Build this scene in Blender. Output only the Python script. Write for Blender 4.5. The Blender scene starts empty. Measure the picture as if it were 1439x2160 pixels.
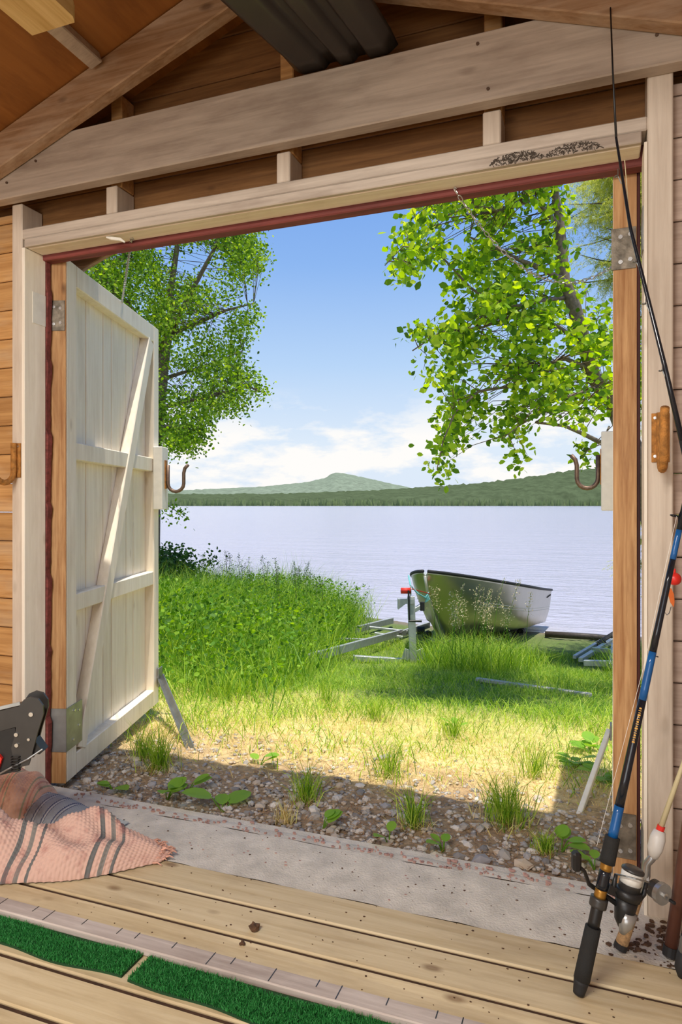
import bpy, bmesh, math, random
import numpy as np
from mathutils import Vector, Matrix
random.seed(7); rng = np.random.default_rng(7)
sc = bpy.context.scene; COL = sc.collection

# ------------------------------------------------------------------ camera
FPX, CX, HZ = 1440.0, 719.5, 1065.5          # focal length in pixels (1439x2160), principal column, horizon row
H = 1.05                                     # lens height over the deck
TH = math.radians(20.4)                      # the camera looks 20.4 degrees left of the wall's normal
cam_d = bpy.data.cameras.new('camera'); cam = bpy.data.objects.new('camera', cam_d); COL.objects.link(cam)
cam.location = (0, 0, H); cam.rotation_euler = (math.pi/2, 0, TH)
cam_d.sensor_fit = 'VERTICAL'; cam_d.sensor_height = 36.0; cam_d.lens = 36.0*FPX/2160.0
cam_d.shift_y = -(1080.0-HZ)/2160.0; cam_d.clip_start = 0.02; cam_d.clip_end = 9000
sc.camera = cam
# ------------------------------------------------------------------ exposure
vs = sc.view_settings; sc.display_settings.display_device = 'sRGB'
vs.view_transform = 'Standard'; vs.look = 'None'; vs.gamma = 1.0; vs.use_curve_mapping = False; vs.exposure = 0.0
def lin(c):
    return tuple(((v/255)/12.92 if v/255 <= .04045 else ((v/255+.055)/1.055)**2.4) for v in c)
# ------------------------------------------------------------------ sky
W = bpy.data.worlds.new('sky'); sc.world = W; W.use_nodes = True
n = W.node_tree.nodes; l = W.node_tree.links; n.clear()
geo = n.new('ShaderNodeTexCoord'); sep = n.new('ShaderNodeSeparateXYZ'); l.new(geo.outputs['Generated'], sep.inputs[0])
ramp = n.new('ShaderNodeValToRGB'); l.new(sep.outputs['Z'], ramp.inputs[0]); e = ramp.color_ramp.elements
e[0].position = 0.0; e[0].color = (*lin((222, 234, 249)), 1)
e[1].position = 1.0; e[1].color = (*lin((92, 142, 224)), 1)
for p, c in ((.09, (222, 236, 251)), (.2, (184, 214, 249)), (.33, (142, 184, 242)), (.5, (104, 154, 232))):
    k = e.new(p); k.color = (*lin(c), 1)
mp = n.new('ShaderNodeMapping'); mp.inputs['Scale'].default_value = (3.2, 3.2, 9.0); mp.inputs['Location'].default_value = (2.3, .7, .4)
l.new(geo.outputs['Generated'], mp.inputs[0])
nz = n.new('ShaderNodeTexNoise'); nz.inputs['Scale'].default_value = 2.3; nz.inputs['Detail'].default_value = 7; nz.inputs['Roughness'].default_value = .58
l.new(mp.outputs[0], nz.inputs[0])
cr = n.new('ShaderNodeMapRange'); cr.inputs['From Min'].default_value = .44; cr.inputs['From Max'].default_value = .545; l.new(nz.outputs[0], cr.inputs[0])
hr = n.new('ShaderNodeMapRange'); hr.inputs['From Min'].default_value = .17; hr.inputs['From Max'].default_value = .10; l.new(sep.outputs['Z'], hr.inputs[0])
mul = n.new('ShaderNodeMath'); mul.operation = 'MULTIPLY'; l.new(cr.outputs[0], mul.inputs[0]); l.new(hr.outputs[0], mul.inputs[1])
mx = n.new('ShaderNodeMixRGB'); mx.inputs[2].default_value = (*lin((255, 253, 250)), 1); l.new(mul.outputs[0], mx.inputs[0]); l.new(ramp.outputs[0], mx.inputs[1])
bg = n.new('ShaderNodeBackground'); bg.inputs[1].default_value = 1.0; l.new(mx.outputs[0], bg.inputs[0])
wo = n.new('ShaderNodeOutputWorld'); l.new(bg.outputs[0], wo.inputs[0])
# ------------------------------------------------------------------ sun (high summer sun, slightly behind the boathouse)
SUN_DIR = Vector((0.10, -0.10, 1.0)).normalized()
sd = bpy.data.lights.new('sun', 'SUN'); sd.energy = 5.4; sd.angle = math.radians(.6); sd.color = (1.0, .93, .80)
so = bpy.data.objects.new('sun', sd); COL.objects.link(so); so.location = (0, 0, 30)
so.rotation_euler = SUN_DIR.to_track_quat('Z', 'Y').to_euler()
# unseen fill light added behind the lens to brighten the interior
ad = bpy.data.lights.new('added_rear_fill', 'AREA'); ad.shape = 'RECTANGLE'; ad.size = 2.6; ad.size_y = 2.0; ad.energy = 58; ad.color = (1.0, .96, .91)
ao = bpy.data.objects.new('added_rear_fill', ad); COL.objects.link(ao); ao.location = (-.9, -2.9, 1.15)
ao.rotation_euler = (math.radians(90), 0, 0)

# ------------------------------------------------------------------ pixel helpers (real positions from measured pixels)
F = np.array((-math.sin(TH), math.cos(TH), 0.)); R = np.array((math.cos(TH), math.sin(TH), 0.)); U = np.array((0, 0, 1.)); C0 = np.array((0, 0, H))
def ray(px, py): return F + R*((px-CX)/FPX) + U*((HZ-py)/FPX)
def P(px, py, z): return C0 + ray(px, py)*z
def PY(px, py, Y): d = ray(px, py); return C0 + d*(Y/d[1])
def PZ(px, py, Z): d = ray(px, py); return C0 + d*((Z-H)/d[2])
def smooth(a, b, x):
    t = np.clip((x-a)/(b-a), 0, 1); return t*t*(3-2*t)
WATER = -0.95
def ground(x, y):
    x = np.asarray(x, float); y = np.asarray(y, float)
    z = np.interp(y, [0, 2.0, 2.9, 4.2, 7.5, 10.9, 11.4, 14], [-.035, -.035, -.07, -.22, -.70, -.90, -.99, -1.6])
    bank = smooth(-2.2, -4.2, x)*smooth(3.0, 5.0, y)*(1-smooth(9.6, 11.4, y))
    z = z + .25*bank + .012*np.sin(x*3.1+y*1.7)*smooth(2.4, 3.5, y) + .01*np.sin(x*7.3-y*4.1)*smooth(2.2, 3.0, y)
    return z
def PG(px, py):
    d = ray(px, py); t = 1.5
    for _ in range(4000):
        p = C0+d*t
        if p[2] <= ground(p[0], p[1]): break
        t += .005
    return C0+d*t

# ------------------------------------------------------------------ materials
def new_mat(name):
    m = bpy.data.materials.new(name); m.use_nodes = True; nt = m.node_tree
    return m, nt, nt.nodes, nt.links, nt.nodes['Principled BSDF']
def simple(name, col, rough=.6, metal=0., var=.12, scale=30., bump=0., bscale=80., spec=.5):
    m, nt, n, l, b = new_mat(name); c = lin(col)
    tc = n.new('ShaderNodeTexCoord'); nz = n.new('ShaderNodeTexNoise'); nz.inputs['Scale'].default_value = scale; nz.inputs['Detail'].default_value = 4
    l.new(tc.outputs['Object'], nz.inputs[0]); r = n.new('ShaderNodeValToRGB'); l.new(nz.outputs[0], r.inputs[0])
    r.color_ramp.elements[0].position = .3; r.color_ramp.elements[0].color = (*[v*(1-var) for v in c], 1)
    r.color_ramp.elements[1].position = .7; r.color_ramp.elements[1].color = (*[min(1, v*(1+var)) for v in c], 1)
    l.new(r.outputs[0], b.inputs['Base Color']); b.inputs['Roughness'].default_value = rough; b.inputs['Metallic'].default_value = metal
    b.inputs['Specular IOR Level'].default_value = spec
    if bump:
        n2 = n.new('ShaderNodeTexNoise'); n2.inputs['Scale'].default_value = bscale; n2.inputs['Detail'].default_value = 3; l.new(tc.outputs['Object'], n2.inputs[0])
        bp = n.new('ShaderNodeBump'); bp.inputs['Strength'].default_value = bump; bp.inputs['Distance'].default_value = .004; l.new(n2.outputs[0], bp.inputs['Height']); l.new(bp.outputs[0], b.inputs['Normal'])
    return m
def wood(name, light, dark, axis, rough=.65, grain=26., knots=.35, stain=None, stain_amt=.3, bump=.25, rnd=.16, knot_col=None, var=.5):
    """timber: grain streaks along an axis, knots, blotchy stain, small tone shift from board to board"""
    m, nt, n, l, b = new_mat(name)
    tc = n.new('ShaderNodeTexCoord'); oi = n.new('ShaderNodeObjectInfo')
    add = n.new('ShaderNodeVectorMath'); add.operation = 'ADD'; l.new(tc.outputs['Object'], add.inputs[0])
    cmb = n.new('ShaderNodeVectorMath'); cmb.operation = 'SCALE'; cmb.inputs[0].default_value = (7.1, 3.3, 5.7); l.new(oi.outputs['Random'], cmb.inputs['Scale']); l.new(cmb.outputs[0], add.inputs[1])
    s = [grain]*3; s['xyz'.index(axis)] = grain*.045
    mp = n.new('ShaderNodeMapping'); mp.inputs['Scale'].default_value = s; l.new(add.outputs[0], mp.inputs[0])
    g = n.new('ShaderNodeTexNoise'); g.inputs['Scale'].default_value = 2.2; g.inputs['Detail'].default_value = 6; g.inputs['Roughness'].default_value = .62; g.inputs['Distortion'].default_value = .5; l.new(mp.outputs[0], g.inputs[0])
    r = n.new('ShaderNodeValToRGB'); l.new(g.outputs[0], r.inputs[0])
    a, c = lin(dark), lin(light)
    r.color_ramp.elements[0].position = .5-var*.4; r.color_ramp.elements[0].color = (*a, 1); r.color_ramp.elements[1].position = .5+var*.3; r.color_ramp.elements[1].color = (*c, 1)
    out = r.outputs[0]
    if stain:
        sm = n.new('ShaderNodeTexNoise'); sm.inputs['Scale'].default_value = 3.5; sm.inputs['Detail'].default_value = 5; sm.inputs['Roughness'].default_value = .65
        m2 = n.new('ShaderNodeMapping'); q = [3.]*3; q['xyz'.index(axis)] = .7; m2.inputs['Scale'].default_value = q; l.new(add.outputs[0], m2.inputs[0]); l.new(m2.outputs[0], sm.inputs[0])
        mr = n.new('ShaderNodeMapRange'); mr.inputs['From Min'].default_value = .48; mr.inputs['From Max'].default_value = .68; mr.inputs['To Max'].default_value = stain_amt; l.new(sm.outputs[0], mr.inputs[0])
        mxx = n.new('ShaderNodeMixRGB'); l.new(mr.outputs[0], mxx.inputs[0]); l.new(out, mxx.inputs[1]); mxx.inputs[2].default_value = (*lin(stain), 1); out = mxx.outputs[0]
    if knots:
        v = n.new('ShaderNodeTexVoronoi'); v.inputs['Scale'].default_value = 1.0; m3 = n.new('ShaderNodeMapping'); q = [9.]*3; q['xyz'.index(axis)] = 4.2; m3.inputs['Scale'].default_value = q
        l.new(add.outputs[0], m3.inputs[0]); l.new(m3.outputs[0], v.inputs[0])
        mr = n.new('ShaderNodeMapRange'); mr.inputs['From Min'].default_value = .13; mr.inputs['From Max'].default_value = .05; mr.inputs['To Max'].default_value = knots; l.new(v.outputs['Distance'], mr.inputs[0])
        mxx = n.new('ShaderNodeMixRGB'); l.new(mr.outputs[0], mxx.inputs[0]); l.new(out, mxx.inputs[1]); mxx.inputs[2].default_value = (*lin(knot_col or [v*.45 for v in dark]), 1); out = mxx.outputs[0]
    hv = n.new('ShaderNodeHueSaturation'); mr = n.new('ShaderNodeMapRange'); mr.inputs['To Min'].default_value = 1-rnd; mr.inputs['To Max'].default_value = 1+rnd; l.new(oi.outputs['Random'], mr.inputs[0])
    l.new(mr.outputs[0], hv.inputs['Value']); l.new(out, hv.inputs['Color']); l.new(hv.outputs[0], b.inputs['Base Color'])
    b.inputs['Roughness'].default_value = rough; b.inputs['Specular IOR Level'].default_value = .3
    bp = n.new('ShaderNodeBump'); bp.inputs['Strength'].default_value = bump; bp.inputs['Distance'].default_value = .003; l.new(g.outputs[0], bp.inputs['Height']); l.new(bp.outputs[0], b.inputs['Normal'])
    return m
def leafy(name, cols, trans=.45, rough=.5, tcol=None):
    """thin leaf: diffuse + translucent, tone varies from leaf to leaf"""
    m, nt, n, l, b = new_mat(name)
    g = n.new('ShaderNodeNewGeometry'); r = n.new('ShaderNodeValToRGB'); l.new(g.outputs['Random Per Island'], r.inputs[0])
    el = r.color_ramp.elements
    while len(el) < len(cols): el.new(.5)
    for i, c in enumerate(cols): el[i].position = i/(len(cols)-1); el[i].color = (*lin(c), 1)
    l.new(r.outputs[0], b.inputs['Base Color']); b.inputs['Roughness'].default_value = rough; b.inputs['Specular IOR Level'].default_value = .25
    t = n.new('ShaderNodeBsdfTranslucent'); hs = n.new('ShaderNodeHueSaturation'); hs.inputs['Hue'].default_value = .485; hs.inputs['Saturation'].default_value = 1.1; hs.inputs['Value'].default_value = 1.5
    l.new(r.outputs[0], hs.inputs['Color']); l.new(hs.outputs[0], t.inputs['Color'])
    mxs = n.new('ShaderNodeMixShader'); mxs.inputs[0].default_value = trans; l.new(b.outputs[0], mxs.inputs[1]); l.new(t.outputs[0], mxs.inputs[2])
    l.new(mxs.outputs[0], n['Material Output'].inputs[0])
    return m
M = {}
M['paint_x'] = wood('worn_white_paint_beam', (202, 188, 172), (174, 160, 145), 'x', stain=(140, 122, 108), stain_amt=.55, knots=.25, knot_col=(90, 66, 50), rnd=.05, rough=.55)
M['paint_z'] = wood('worn_white_paint_post', (216, 202, 184), (196, 180, 162), 'z', stain=(168, 150, 132), stain_amt=.4, knots=.22, knot_col=(110, 88, 66), rnd=.05, rough=.55)
M['door_paint'] = wood('cream_door_paint', (248, 239, 222), (236, 225, 206), 'z', stain=(200, 182, 156), stain_amt=.32, knots=.3, knot_col=(150, 126, 96), rnd=.035, rough=.5, bump=.15)
M['lining'] = wood('cream_lining_paint', (240, 228, 208), (224, 208, 186), 'x', stain=(190, 160, 130), stain_amt=.4, knots=.2, knot_col=(120, 90, 60), rnd=.03, rough=.5)
M['red'] = wood('peeling_red_paint', (136, 70, 64), (96, 46, 42), 'x', stain=(70, 38, 34), stain_amt=.6, knots=0, rnd=.08, bump=.5)
M['dark_red'] = wood('red_with_gap_shade', (84, 40, 36), (48, 24, 22), 'z', knots=0, stain=(30, 20, 18), stain_amt=.6, rnd=.05)  # red skin paint, darkened to stand in for the shaded gap beside it
M['bare'] = wood('bare_pine_edge', (206, 162, 112), (156, 106, 62), 'z', grain=34, knots=.7, knot_col=(80, 44, 20), rnd=.08, stain=(120, 70, 38), stain_amt=.45)
M['gable'] = wood('brown_gable_boards', (150, 106, 62), (108, 72, 38), 'x', knots=.8, knot_col=(60, 32, 14), rnd=.14, stain=(86, 52, 26), stain_amt=.4)
M['panel'] = wood('brown_roof_hardboard', (168, 112, 56), (140, 88, 40), 'y', grain=12, knots=0, rnd=.05, stain=(110, 66, 30), stain_amt=.6, var=.9)
M['rafter'] = wood('half_painted_rafter', (178, 146, 114), (138, 104, 72), 'x', knots=.6, knot_col=(66, 38, 20), stain=(192, 170, 146), stain_amt=.7, rnd=.05)
M['clad_l'] = wood('honey_cladding', (206, 158, 100), (166, 118, 68), 'x', knots=.6, knot_col=(90, 50, 24), stain=(200, 180, 150), stain_amt=.35, rnd=.12)
M['clad_r'] = wood('greyed_white_cladding', (190, 168, 152), (164, 142, 126), 'x', knots=.3, knot_col=(90, 70, 56), stain=(140, 118, 104), stain_amt=.4, rnd=.07)
M['deck'] = wood('yellow_deck_pine', (220, 202, 164), (198, 176, 134), 'x', grain=20, knots=.7, knot_col=(120, 88, 56), stain=(150, 124, 88), stain_amt=.4, rnd=.07, rough=.6)
M['pale_plank'] = wood('pale_plank', (226, 196, 140), (200, 164, 104), 'y', knots=.3, rnd=.03)
M['ruler'] = wood('whitewashed_plank', (206, 194, 184), (172, 158, 148), 'x', knots=.2, stain=(120, 100, 88), stain_amt=.45, rnd=.04)
M['grey_wood'] = wood('weathered_grey_wood', (196, 190, 180), (150, 144, 132), 'x', knots=.2, rnd=.05)
M['white_wood'] = simple('white_painted_wood', (232, 228, 216), .5, var=.06)
M['concrete'] = simple('concrete', (212, 205, 192), .9, var=.16, scale=14, bump=.7, bscale=160, spec=.2)
M['concrete_red'] = simple('concrete_paint_flecks', (176, 140, 130), .9, var=.2, scale=40)
M['galv'] = simple('galvanised_steel', (150, 152, 150), .42, metal=.85, var=.16, scale=22)
M['galv_dull'] = simple('weathered_galvanised_steel', (176, 180, 178), .55, metal=.45, var=.14, scale=18)
M['hinge'] = simple('grimy_hinge_steel', (122, 112, 98), .5, metal=.6, var=.5, scale=36, bump=.2)
M['rust'] = simple('rusty_iron', (178, 122, 58), .8, metal=.2, var=.4, scale=60, bump=.5, bscale=220)
M['iron'] = simple('brown_iron', (112, 92, 78), .5, metal=.55, var=.25, scale=60)
M['chain'] = simple('zinc_chain', (196, 196, 190), .35, metal=.8)
M['black'] = simple('black_plastic', (30, 30, 31), .42, var=.2)
M['charcoal'] = simple('charcoal_plastic', (58, 56, 54), .35, var=.1)
M['sled'] = simple('black_sled_plastic', (46, 41, 38), .38, var=.15, scale=8)
M['chrome'] = simple('bright_screw', (220, 220, 218), .25, metal=.9)
M['red_plastic'] = simple('red_plastic', (226, 48, 40), .35, var=.08)
M['orange'] = simple('orange_lure', (232, 120, 60), .35, var=.08)
M['blue_rod'] = simple('blue_blank', (24, 88, 150), .2, var=.1)
M['rod_black'] = simple('glossy_black_blank', (26, 30, 38), .15, var=.1)
M['eva'] = simple('black_foam_grip', (34, 34, 33), .85, var=.12, bump=.3, bscale=400)
M['gold'] = simple('gold_trim', (168, 122, 50), .35, metal=.6)
M['cork'] = simple('cork_tape', (196, 160, 116), .8, var=.3, scale=120, bump=.4, bscale=300)
M['cream'] = simple('cream_blank', (222, 208, 164), .4, var=.06)
M['white_plastic'] = simple('white_plastic', (226, 222, 214), .35, var=.05)
M['silver'] = simple('silver_plastic', (168, 168, 166), .3, metal=.6)
M['brown_pole'] = simple('red_brown_pole', (100, 62, 48), .4, var=.12)
M['spool'] = simple('white_fishing_line', (230, 228, 220), .5, var=.06, scale=200)
M['rubber'] = simple('black_rubber', (34, 34, 35), .7, var=.15)
M['rope'] = simple('turquoise_rope', (120, 190, 190), .8, var=.2, scale=90)
M['strap'] = simple('red_strap', (216, 50, 34), .6)
M['driftwood'] = simple('dark_wet_pipe', (66, 58, 52), .6, var=.25)
M['bark'] = simple('grey_bark', (118, 106, 92), .9, var=.35, scale=40, bump=.5)
M['twig'] = simple('brown_twig', (96, 78, 60), .9, var=.2)
M['lichen'] = simple('dark_mould_fleck', (74, 64, 54), .95)
M['dirt_and_gap_shade'] = simple('painted_gap_shade', (70, 48, 32), .95, var=.3)  # dark brown standing in for shade down in gaps
M['soil'] = simple('dirt_and_gap_shade', (92, 66, 46), .95, var=.4, scale=50)
M['birch_leaf'] = leafy('birch_leaf', [(64, 100, 32), (100, 142, 42), (142, 180, 56), (180, 206, 78)], trans=.5)
M['alder_leaf'] = leafy('alder_leaf', [(70, 108, 30), (112, 156, 38), (164, 200, 52), (208, 224, 82)], trans=.52)
M['spruce'] = leafy('spruce_needles', [(132, 150, 62), (176, 188, 84), (214, 214, 120)], trans=.5)
M['grass'] = leafy('green_grass', [(78, 120, 34), (116, 160, 46), (166, 198, 66), (204, 216, 104)], trans=.4)
M['tallgrass'] = leafy('tall_green_grass', [(66, 108, 36), (100, 146, 48), (146, 184, 60), (188, 210, 86)], trans=.4)
M['herb'] = leafy('herb_leaves', [(60, 102, 32), (100, 148, 44), (152, 190, 62)], trans=.45)
M['dark_leaf'] = leafy('willow_leaf', [(46, 78, 34), (70, 106, 44), (96, 132, 56)], trans=.3)
M['broad'] = leafy('broad_leaf', [(96, 148, 48), (128, 176, 60), (160, 196, 84)], trans=.4)
M['straw'] = leafy('dry_grass', [(192, 168, 104), (224, 204, 138), (238, 224, 172), (196, 200, 100)], trans=.3)
M['litter'] = leafy('brown_litter', [(120, 84, 52), (162, 118, 74), (196, 160, 108)], trans=.1)
M['seed'] = leafy('seed_heads', [(176, 160, 118), (206, 192, 150), (226, 214, 178)], trans=.3)
M['turf'] = leafy('plastic_turf', [(34, 112, 50), (50, 138, 64), (78, 164, 88)], trans=.1)
M['turf_base'] = simple('turf_backing', (20, 66, 30), .9)
M['far_forest'] = leafy('far_spruce_forest', [(52, 68, 44), (66, 84, 52), (84, 100, 62)], trans=0., rough=.9)
# stones
def stone_mat():
    m, nt, n, l, b = new_mat('grey_pebble'); oi = n.new('ShaderNodeObjectInfo'); g = n.new('ShaderNodeNewGeometry')
    ad_ = n.new('ShaderNodeMath'); ad_.operation = 'ADD'; l.new(oi.outputs['Random'], ad_.inputs[0]); l.new(g.outputs['Random Per Island'], ad_.inputs[1])
    fr = n.new('ShaderNodeMath'); fr.operation = 'FRACT'; l.new(ad_.outputs[0], fr.inputs[0])
    r = n.new('ShaderNodeValToRGB'); l.new(fr.outputs[0], r.inputs[0]); el = r.color_ramp.elements
    cs = [(124, 120, 118), (150, 146, 142), (176, 168, 158), (194, 178, 158), (214, 208, 200), (146, 144, 148)]
    while len(el) < len(cs): el.new(.5)
    for i, c in enumerate(cs): el[i].position = i/(len(cs)-1); el[i].color = (*lin(c), 1)
    l.new(r.outputs[0], b.inputs['Base Color']); b.inputs['Roughness'].default_value = .75
    return m
M['stone'] = stone_mat()

# ------------------------------------------------------------------ mesh helpers
class MB:
    def __init__(s): s.v = []; s.f = []
    def add(s, vs_, fs): k = len(s.v); s.v += [tuple(map(float, q)) for q in vs_]; s.f += [tuple(i+k for i in q) for q in fs]; return s
    def box(s, a, b): return s.obox(((np.array(a)+np.array(b))/2), (1, 0, 0), (0, 1, 0), (0, 0, 1), abs(b[0]-a[0])/2, abs(b[1]-a[1])/2, abs(b[2]-a[2])/2)
    def obox(s, c, ax, ay, az, hx, hy, hz, bev=None):
        c, ax, ay, az = [np.array(q, float) for q in (c, ax, ay, az)]
        m = min(hx, hy, hz); bv = min(.0035, m*.3) if bev is None else bev
        pts = []
        # chamfered box: each corner split in three
        for sx in (-1, 1):
            for sy in (-1, 1):
                for sz in (-1, 1):
                    pts += [c+ax*sx*hx+ay*sy*(hy-bv)+az*sz*(hz-bv), c+ax*sx*(hx-bv)+ay*sy*hy+az*sz*(hz-bv), c+ax*sx*(hx-bv)+ay*sy*(hy-bv)+az*sz*hz]
        bmx = bmesh.new()
        for q in pts: bmx.verts.new(q)
        r = bmesh.ops.convex_hull(bmx, input=bmx.verts); bmx.verts.index_update()
        s.add([v.co for v in bmx.verts], [[v.index for v in f.verts] for f in bmx.faces]); bmx.free(); return s
    def bar(s, a, b, w, t, up=(0, 0, 1)):
        a, b, up = [np.array(q, float) for q in (a, b, up)]; d = b-a; L = np.linalg.norm(d); d /= L
        x = np.cross(d, up); x /= np.linalg.norm(x); y = np.cross(x, d)
        return s.obox((a+b)/2, d, x, y, L/2, w/2, t/2)
    def tube(s, pts, r, seg=8, cap=True):
        pts = [np.array(p, float) for p in pts]; N = len(pts); rr = [r]*N if np.isscalar(r) else list(r)
        t = [pts[min(i+1, N-1)]-pts[max(i-1, 0)] for i in range(N)]; t = [q/max(np.linalg.norm(q), 1e-9) for q in t]
        u = np.cross(t[0], (0, 0, 1.)); u = u/np.linalg.norm(u) if np.linalg.norm(u) > 1e-3 else np.array((1., 0, 0)); vv = []; fs = []
        for i in range(N):
            u = u-t[i]*np.dot(u, t[i]); u /= np.linalg.norm(u); w = np.cross(t[i], u)
            for k in range(seg): a = 2*math.pi*k/seg; vv.append(pts[i]+rr[i]*(u*math.cos(a)+w*math.sin(a)))
        for i in range(N-1):
            for k in range(seg): fs.append((i*seg+k, i*seg+(k+1) % seg, (i+1)*seg+(k+1) % seg, (i+1)*seg+k))
        if cap: fs += [tuple(range(seg))[::-1], tuple(range((N-1)*seg, N*seg))]
        return s.add(vv, fs)
    def prism(s, poly, o, ax, ay, az, t):
        """polygon (x,y) in the frame o,ax,ay extruded by t along az"""
        o, ax, ay, az = [np.array(q, float) for q in (o, ax, ay, az)]; N = len(poly)
        vv = [o+ax*p[0]+ay*p[1] for p in poly]+[o+ax*p[0]+ay*p[1]+az*t for p in poly]
        return s.add(vv, [tuple(range(N))[::-1], tuple(range(N, 2*N))]+[(i, (i+1) % N, (i+1) % N+N, i+N) for i in range(N)])
    def grid(s, G):
        G = np.asarray(G); a, b, _ = G.shape
        return s.add(G.reshape(-1, 3), [(i*b+j, i*b+j+1, (i+1)*b+j+1, (i+1)*b+j) for i in range(a-1) for j in range(b-1)])
    def build(s, name, mat, parent=None, origin=None, smooth=False, shell=0.):
        me = bpy.data.meshes.new(name); o0 = np.array(origin if origin is not None else (root_loc(parent) if parent else (0, 0, 0)), float)
        me.from_pydata([tuple(np.array(q)-o0) for q in s.v], [], s.f); me.update()
        bmx = bmesh.new(); bmx.from_mesh(me); bmesh.ops.recalc_face_normals(bmx, faces=bmx.faces); bmx.to_mesh(me); bmx.free()
        if smooth: me.polygons.foreach_set('use_smooth', [True]*len(me.polygons))
        me.materials.append(M[mat] if isinstance(mat, str) else mat)
        o = bpy.data.objects.new(name, me); COL.objects.link(o)
        if parent: o.parent = parent
        else: o.location = tuple(o0)
        if shell: md = o.modifiers.new('thickness', 'SOLIDIFY'); md.thickness = shell; md.offset = 0
        return o
def root_loc(o):
    p = np.zeros(3)
    while o is not None: p = p+np.array(o.location); o = o.parent
    return p
def big(name, verts, faces_flat, nper, mat, parent=None, kind=None, smooth=False):
    """fast mesh from numpy arrays; every face has nper corners"""
    me = bpy.data.meshes.new(name); verts = np.asarray(verts, np.float32)-np.asarray(root_loc(parent), np.float32); ff = np.asarray(faces_flat, np.int32).ravel()
    me.vertices.add(len(verts)); me.vertices.foreach_set('co', verts.ravel()); nf = len(ff)//nper
    me.loops.add(len(ff)); me.loops.foreach_set('vertex_index', ff); me.polygons.add(nf)
    me.polygons.foreach_set('loop_start', np.arange(nf, dtype=np.int32)*nper); me.polygons.foreach_set('loop_total', np.full(nf, nper, np.int32))
    me.update(calc_edges=True); me.validate()
    if smooth: me.polygons.foreach_set('use_smooth', [True]*len(me.polygons))
    me.materials.append(M[mat]); o = bpy.data.objects.new(name, me); COL.objects.link(o)
    if parent: o.parent = parent
    if kind: o['kind'] = kind
    return o
def thing(name, loc, label=None, cat=None, group=None, kind=None):
    o = bpy.data.objects.new(name, None); COL.objects.link(o); o.location = tuple(map(float, loc)); o.empty_display_size = .05
    return tag(o, label, cat, group, kind)
def tag(o, label=None, cat=None, group=None, kind=None):
    for k, v in (('label', label), ('category', cat), ('group', group), ('kind', kind)):
        if v: o[k] = v
    return o
def blades(base, h, w, lean, seed=0, droop=.5):
    """grass blades: 5 points (two quads' worth as 3 triangles); base (N,3), h, w, lean (N,) -> verts, triangles"""
    r = np.random.default_rng(seed); N = len(base); a = r.uniform(0, 2*np.pi, N); d = np.stack([np.cos(a), np.sin(a), np.zeros(N)], 1)
    b = r.uniform(0, 2*np.pi, N); s = np.stack([np.cos(b), np.sin(b), np.zeros(N)], 1)
    h = np.asarray(h)[:, None]; w = np.asarray(w)[:, None]; lean = np.asarray(lean)[:, None]; up = np.array((0, 0, 1.))
    m = base+up*h*.55+d*h*lean*.35; t = base+up*h*(1-droop*lean*.5)+d*h*lean
    V = np.stack([base-s*w*.5, base+s*w*.5, m+s*w*.42, m-s*w*.42, t], 1).reshape(-1, 3)
    k = np.arange(N)[:, None]*5; T = np.concatenate([k+np.array([[0, 1, 2]]), k+np.array([[0, 2, 3]]), k+np.array([[3, 2, 4]])], 1).reshape(-1, 3)
    return V, T
LEAF = np.array([(0, 0, 0), (.28, .36, .04), (.30, .70, .05), (0, 1, -.02), (-.30, .70, .05), (-.28, .36, .04), (0, .5, 0)])
LEAF_T = np.array([(0, 1, 6), (1, 2, 6), (2, 3, 6), (3, 4, 6), (4, 5, 6), (5, 0, 6)])
def leaves(pos, size, seed=0, down=.3, shape=LEAF, tris=LEAF_T):
    r = np.random.default_rng(seed); N = len(pos); y = r.normal(size=(N, 3)); y[:, 2] = y[:, 2]*.6-down; y /= np.linalg.norm(y, axis=1)[:, None]
    q = r.normal(size=(N, 3)); q[:, 2] *= .5; x = np.cross(y, q); x /= np.linalg.norm(x, axis=1)[:, None]; z = np.cross(x, y); s = np.asarray(size)[:, None, None]
    V = pos[:, None, :]+s*(shape[None, :, 0:1]*x[:, None]+shape[None, :, 1:2]*y[:, None]+shape[None, :, 2:3]*z[:, None])
    T = (np.arange(N)[:, None, None]*len(shape)+tris[None]).reshape(-1, 3)
    return V.reshape(-1, 3), T
def inpoly(x, y, poly):
    c = False; N = len(poly)
    for i in range(N):
        x1, y1 = poly[i]; x2, y2 = poly[(i+1) % N]
        if (y1 > y) != (y2 > y) and x < (x2-x1)*(y-y1)/(y2-y1)+x1: c = not c
    return c

# ================================================================== THE BOATHOUSE
YW = 1.92                                    # inner face of the front wall's studs
XL, XR = -1.949, .125                        # inner edges of the door opening
XC = (XL+XR)/2
BX0, BX1 = -2.62, .80                        # side walls
HS = 1.985                                   # height of the opening
def rz(x): return H+1.555-.36*abs(x-XC)      # underside of the rafters
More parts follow.
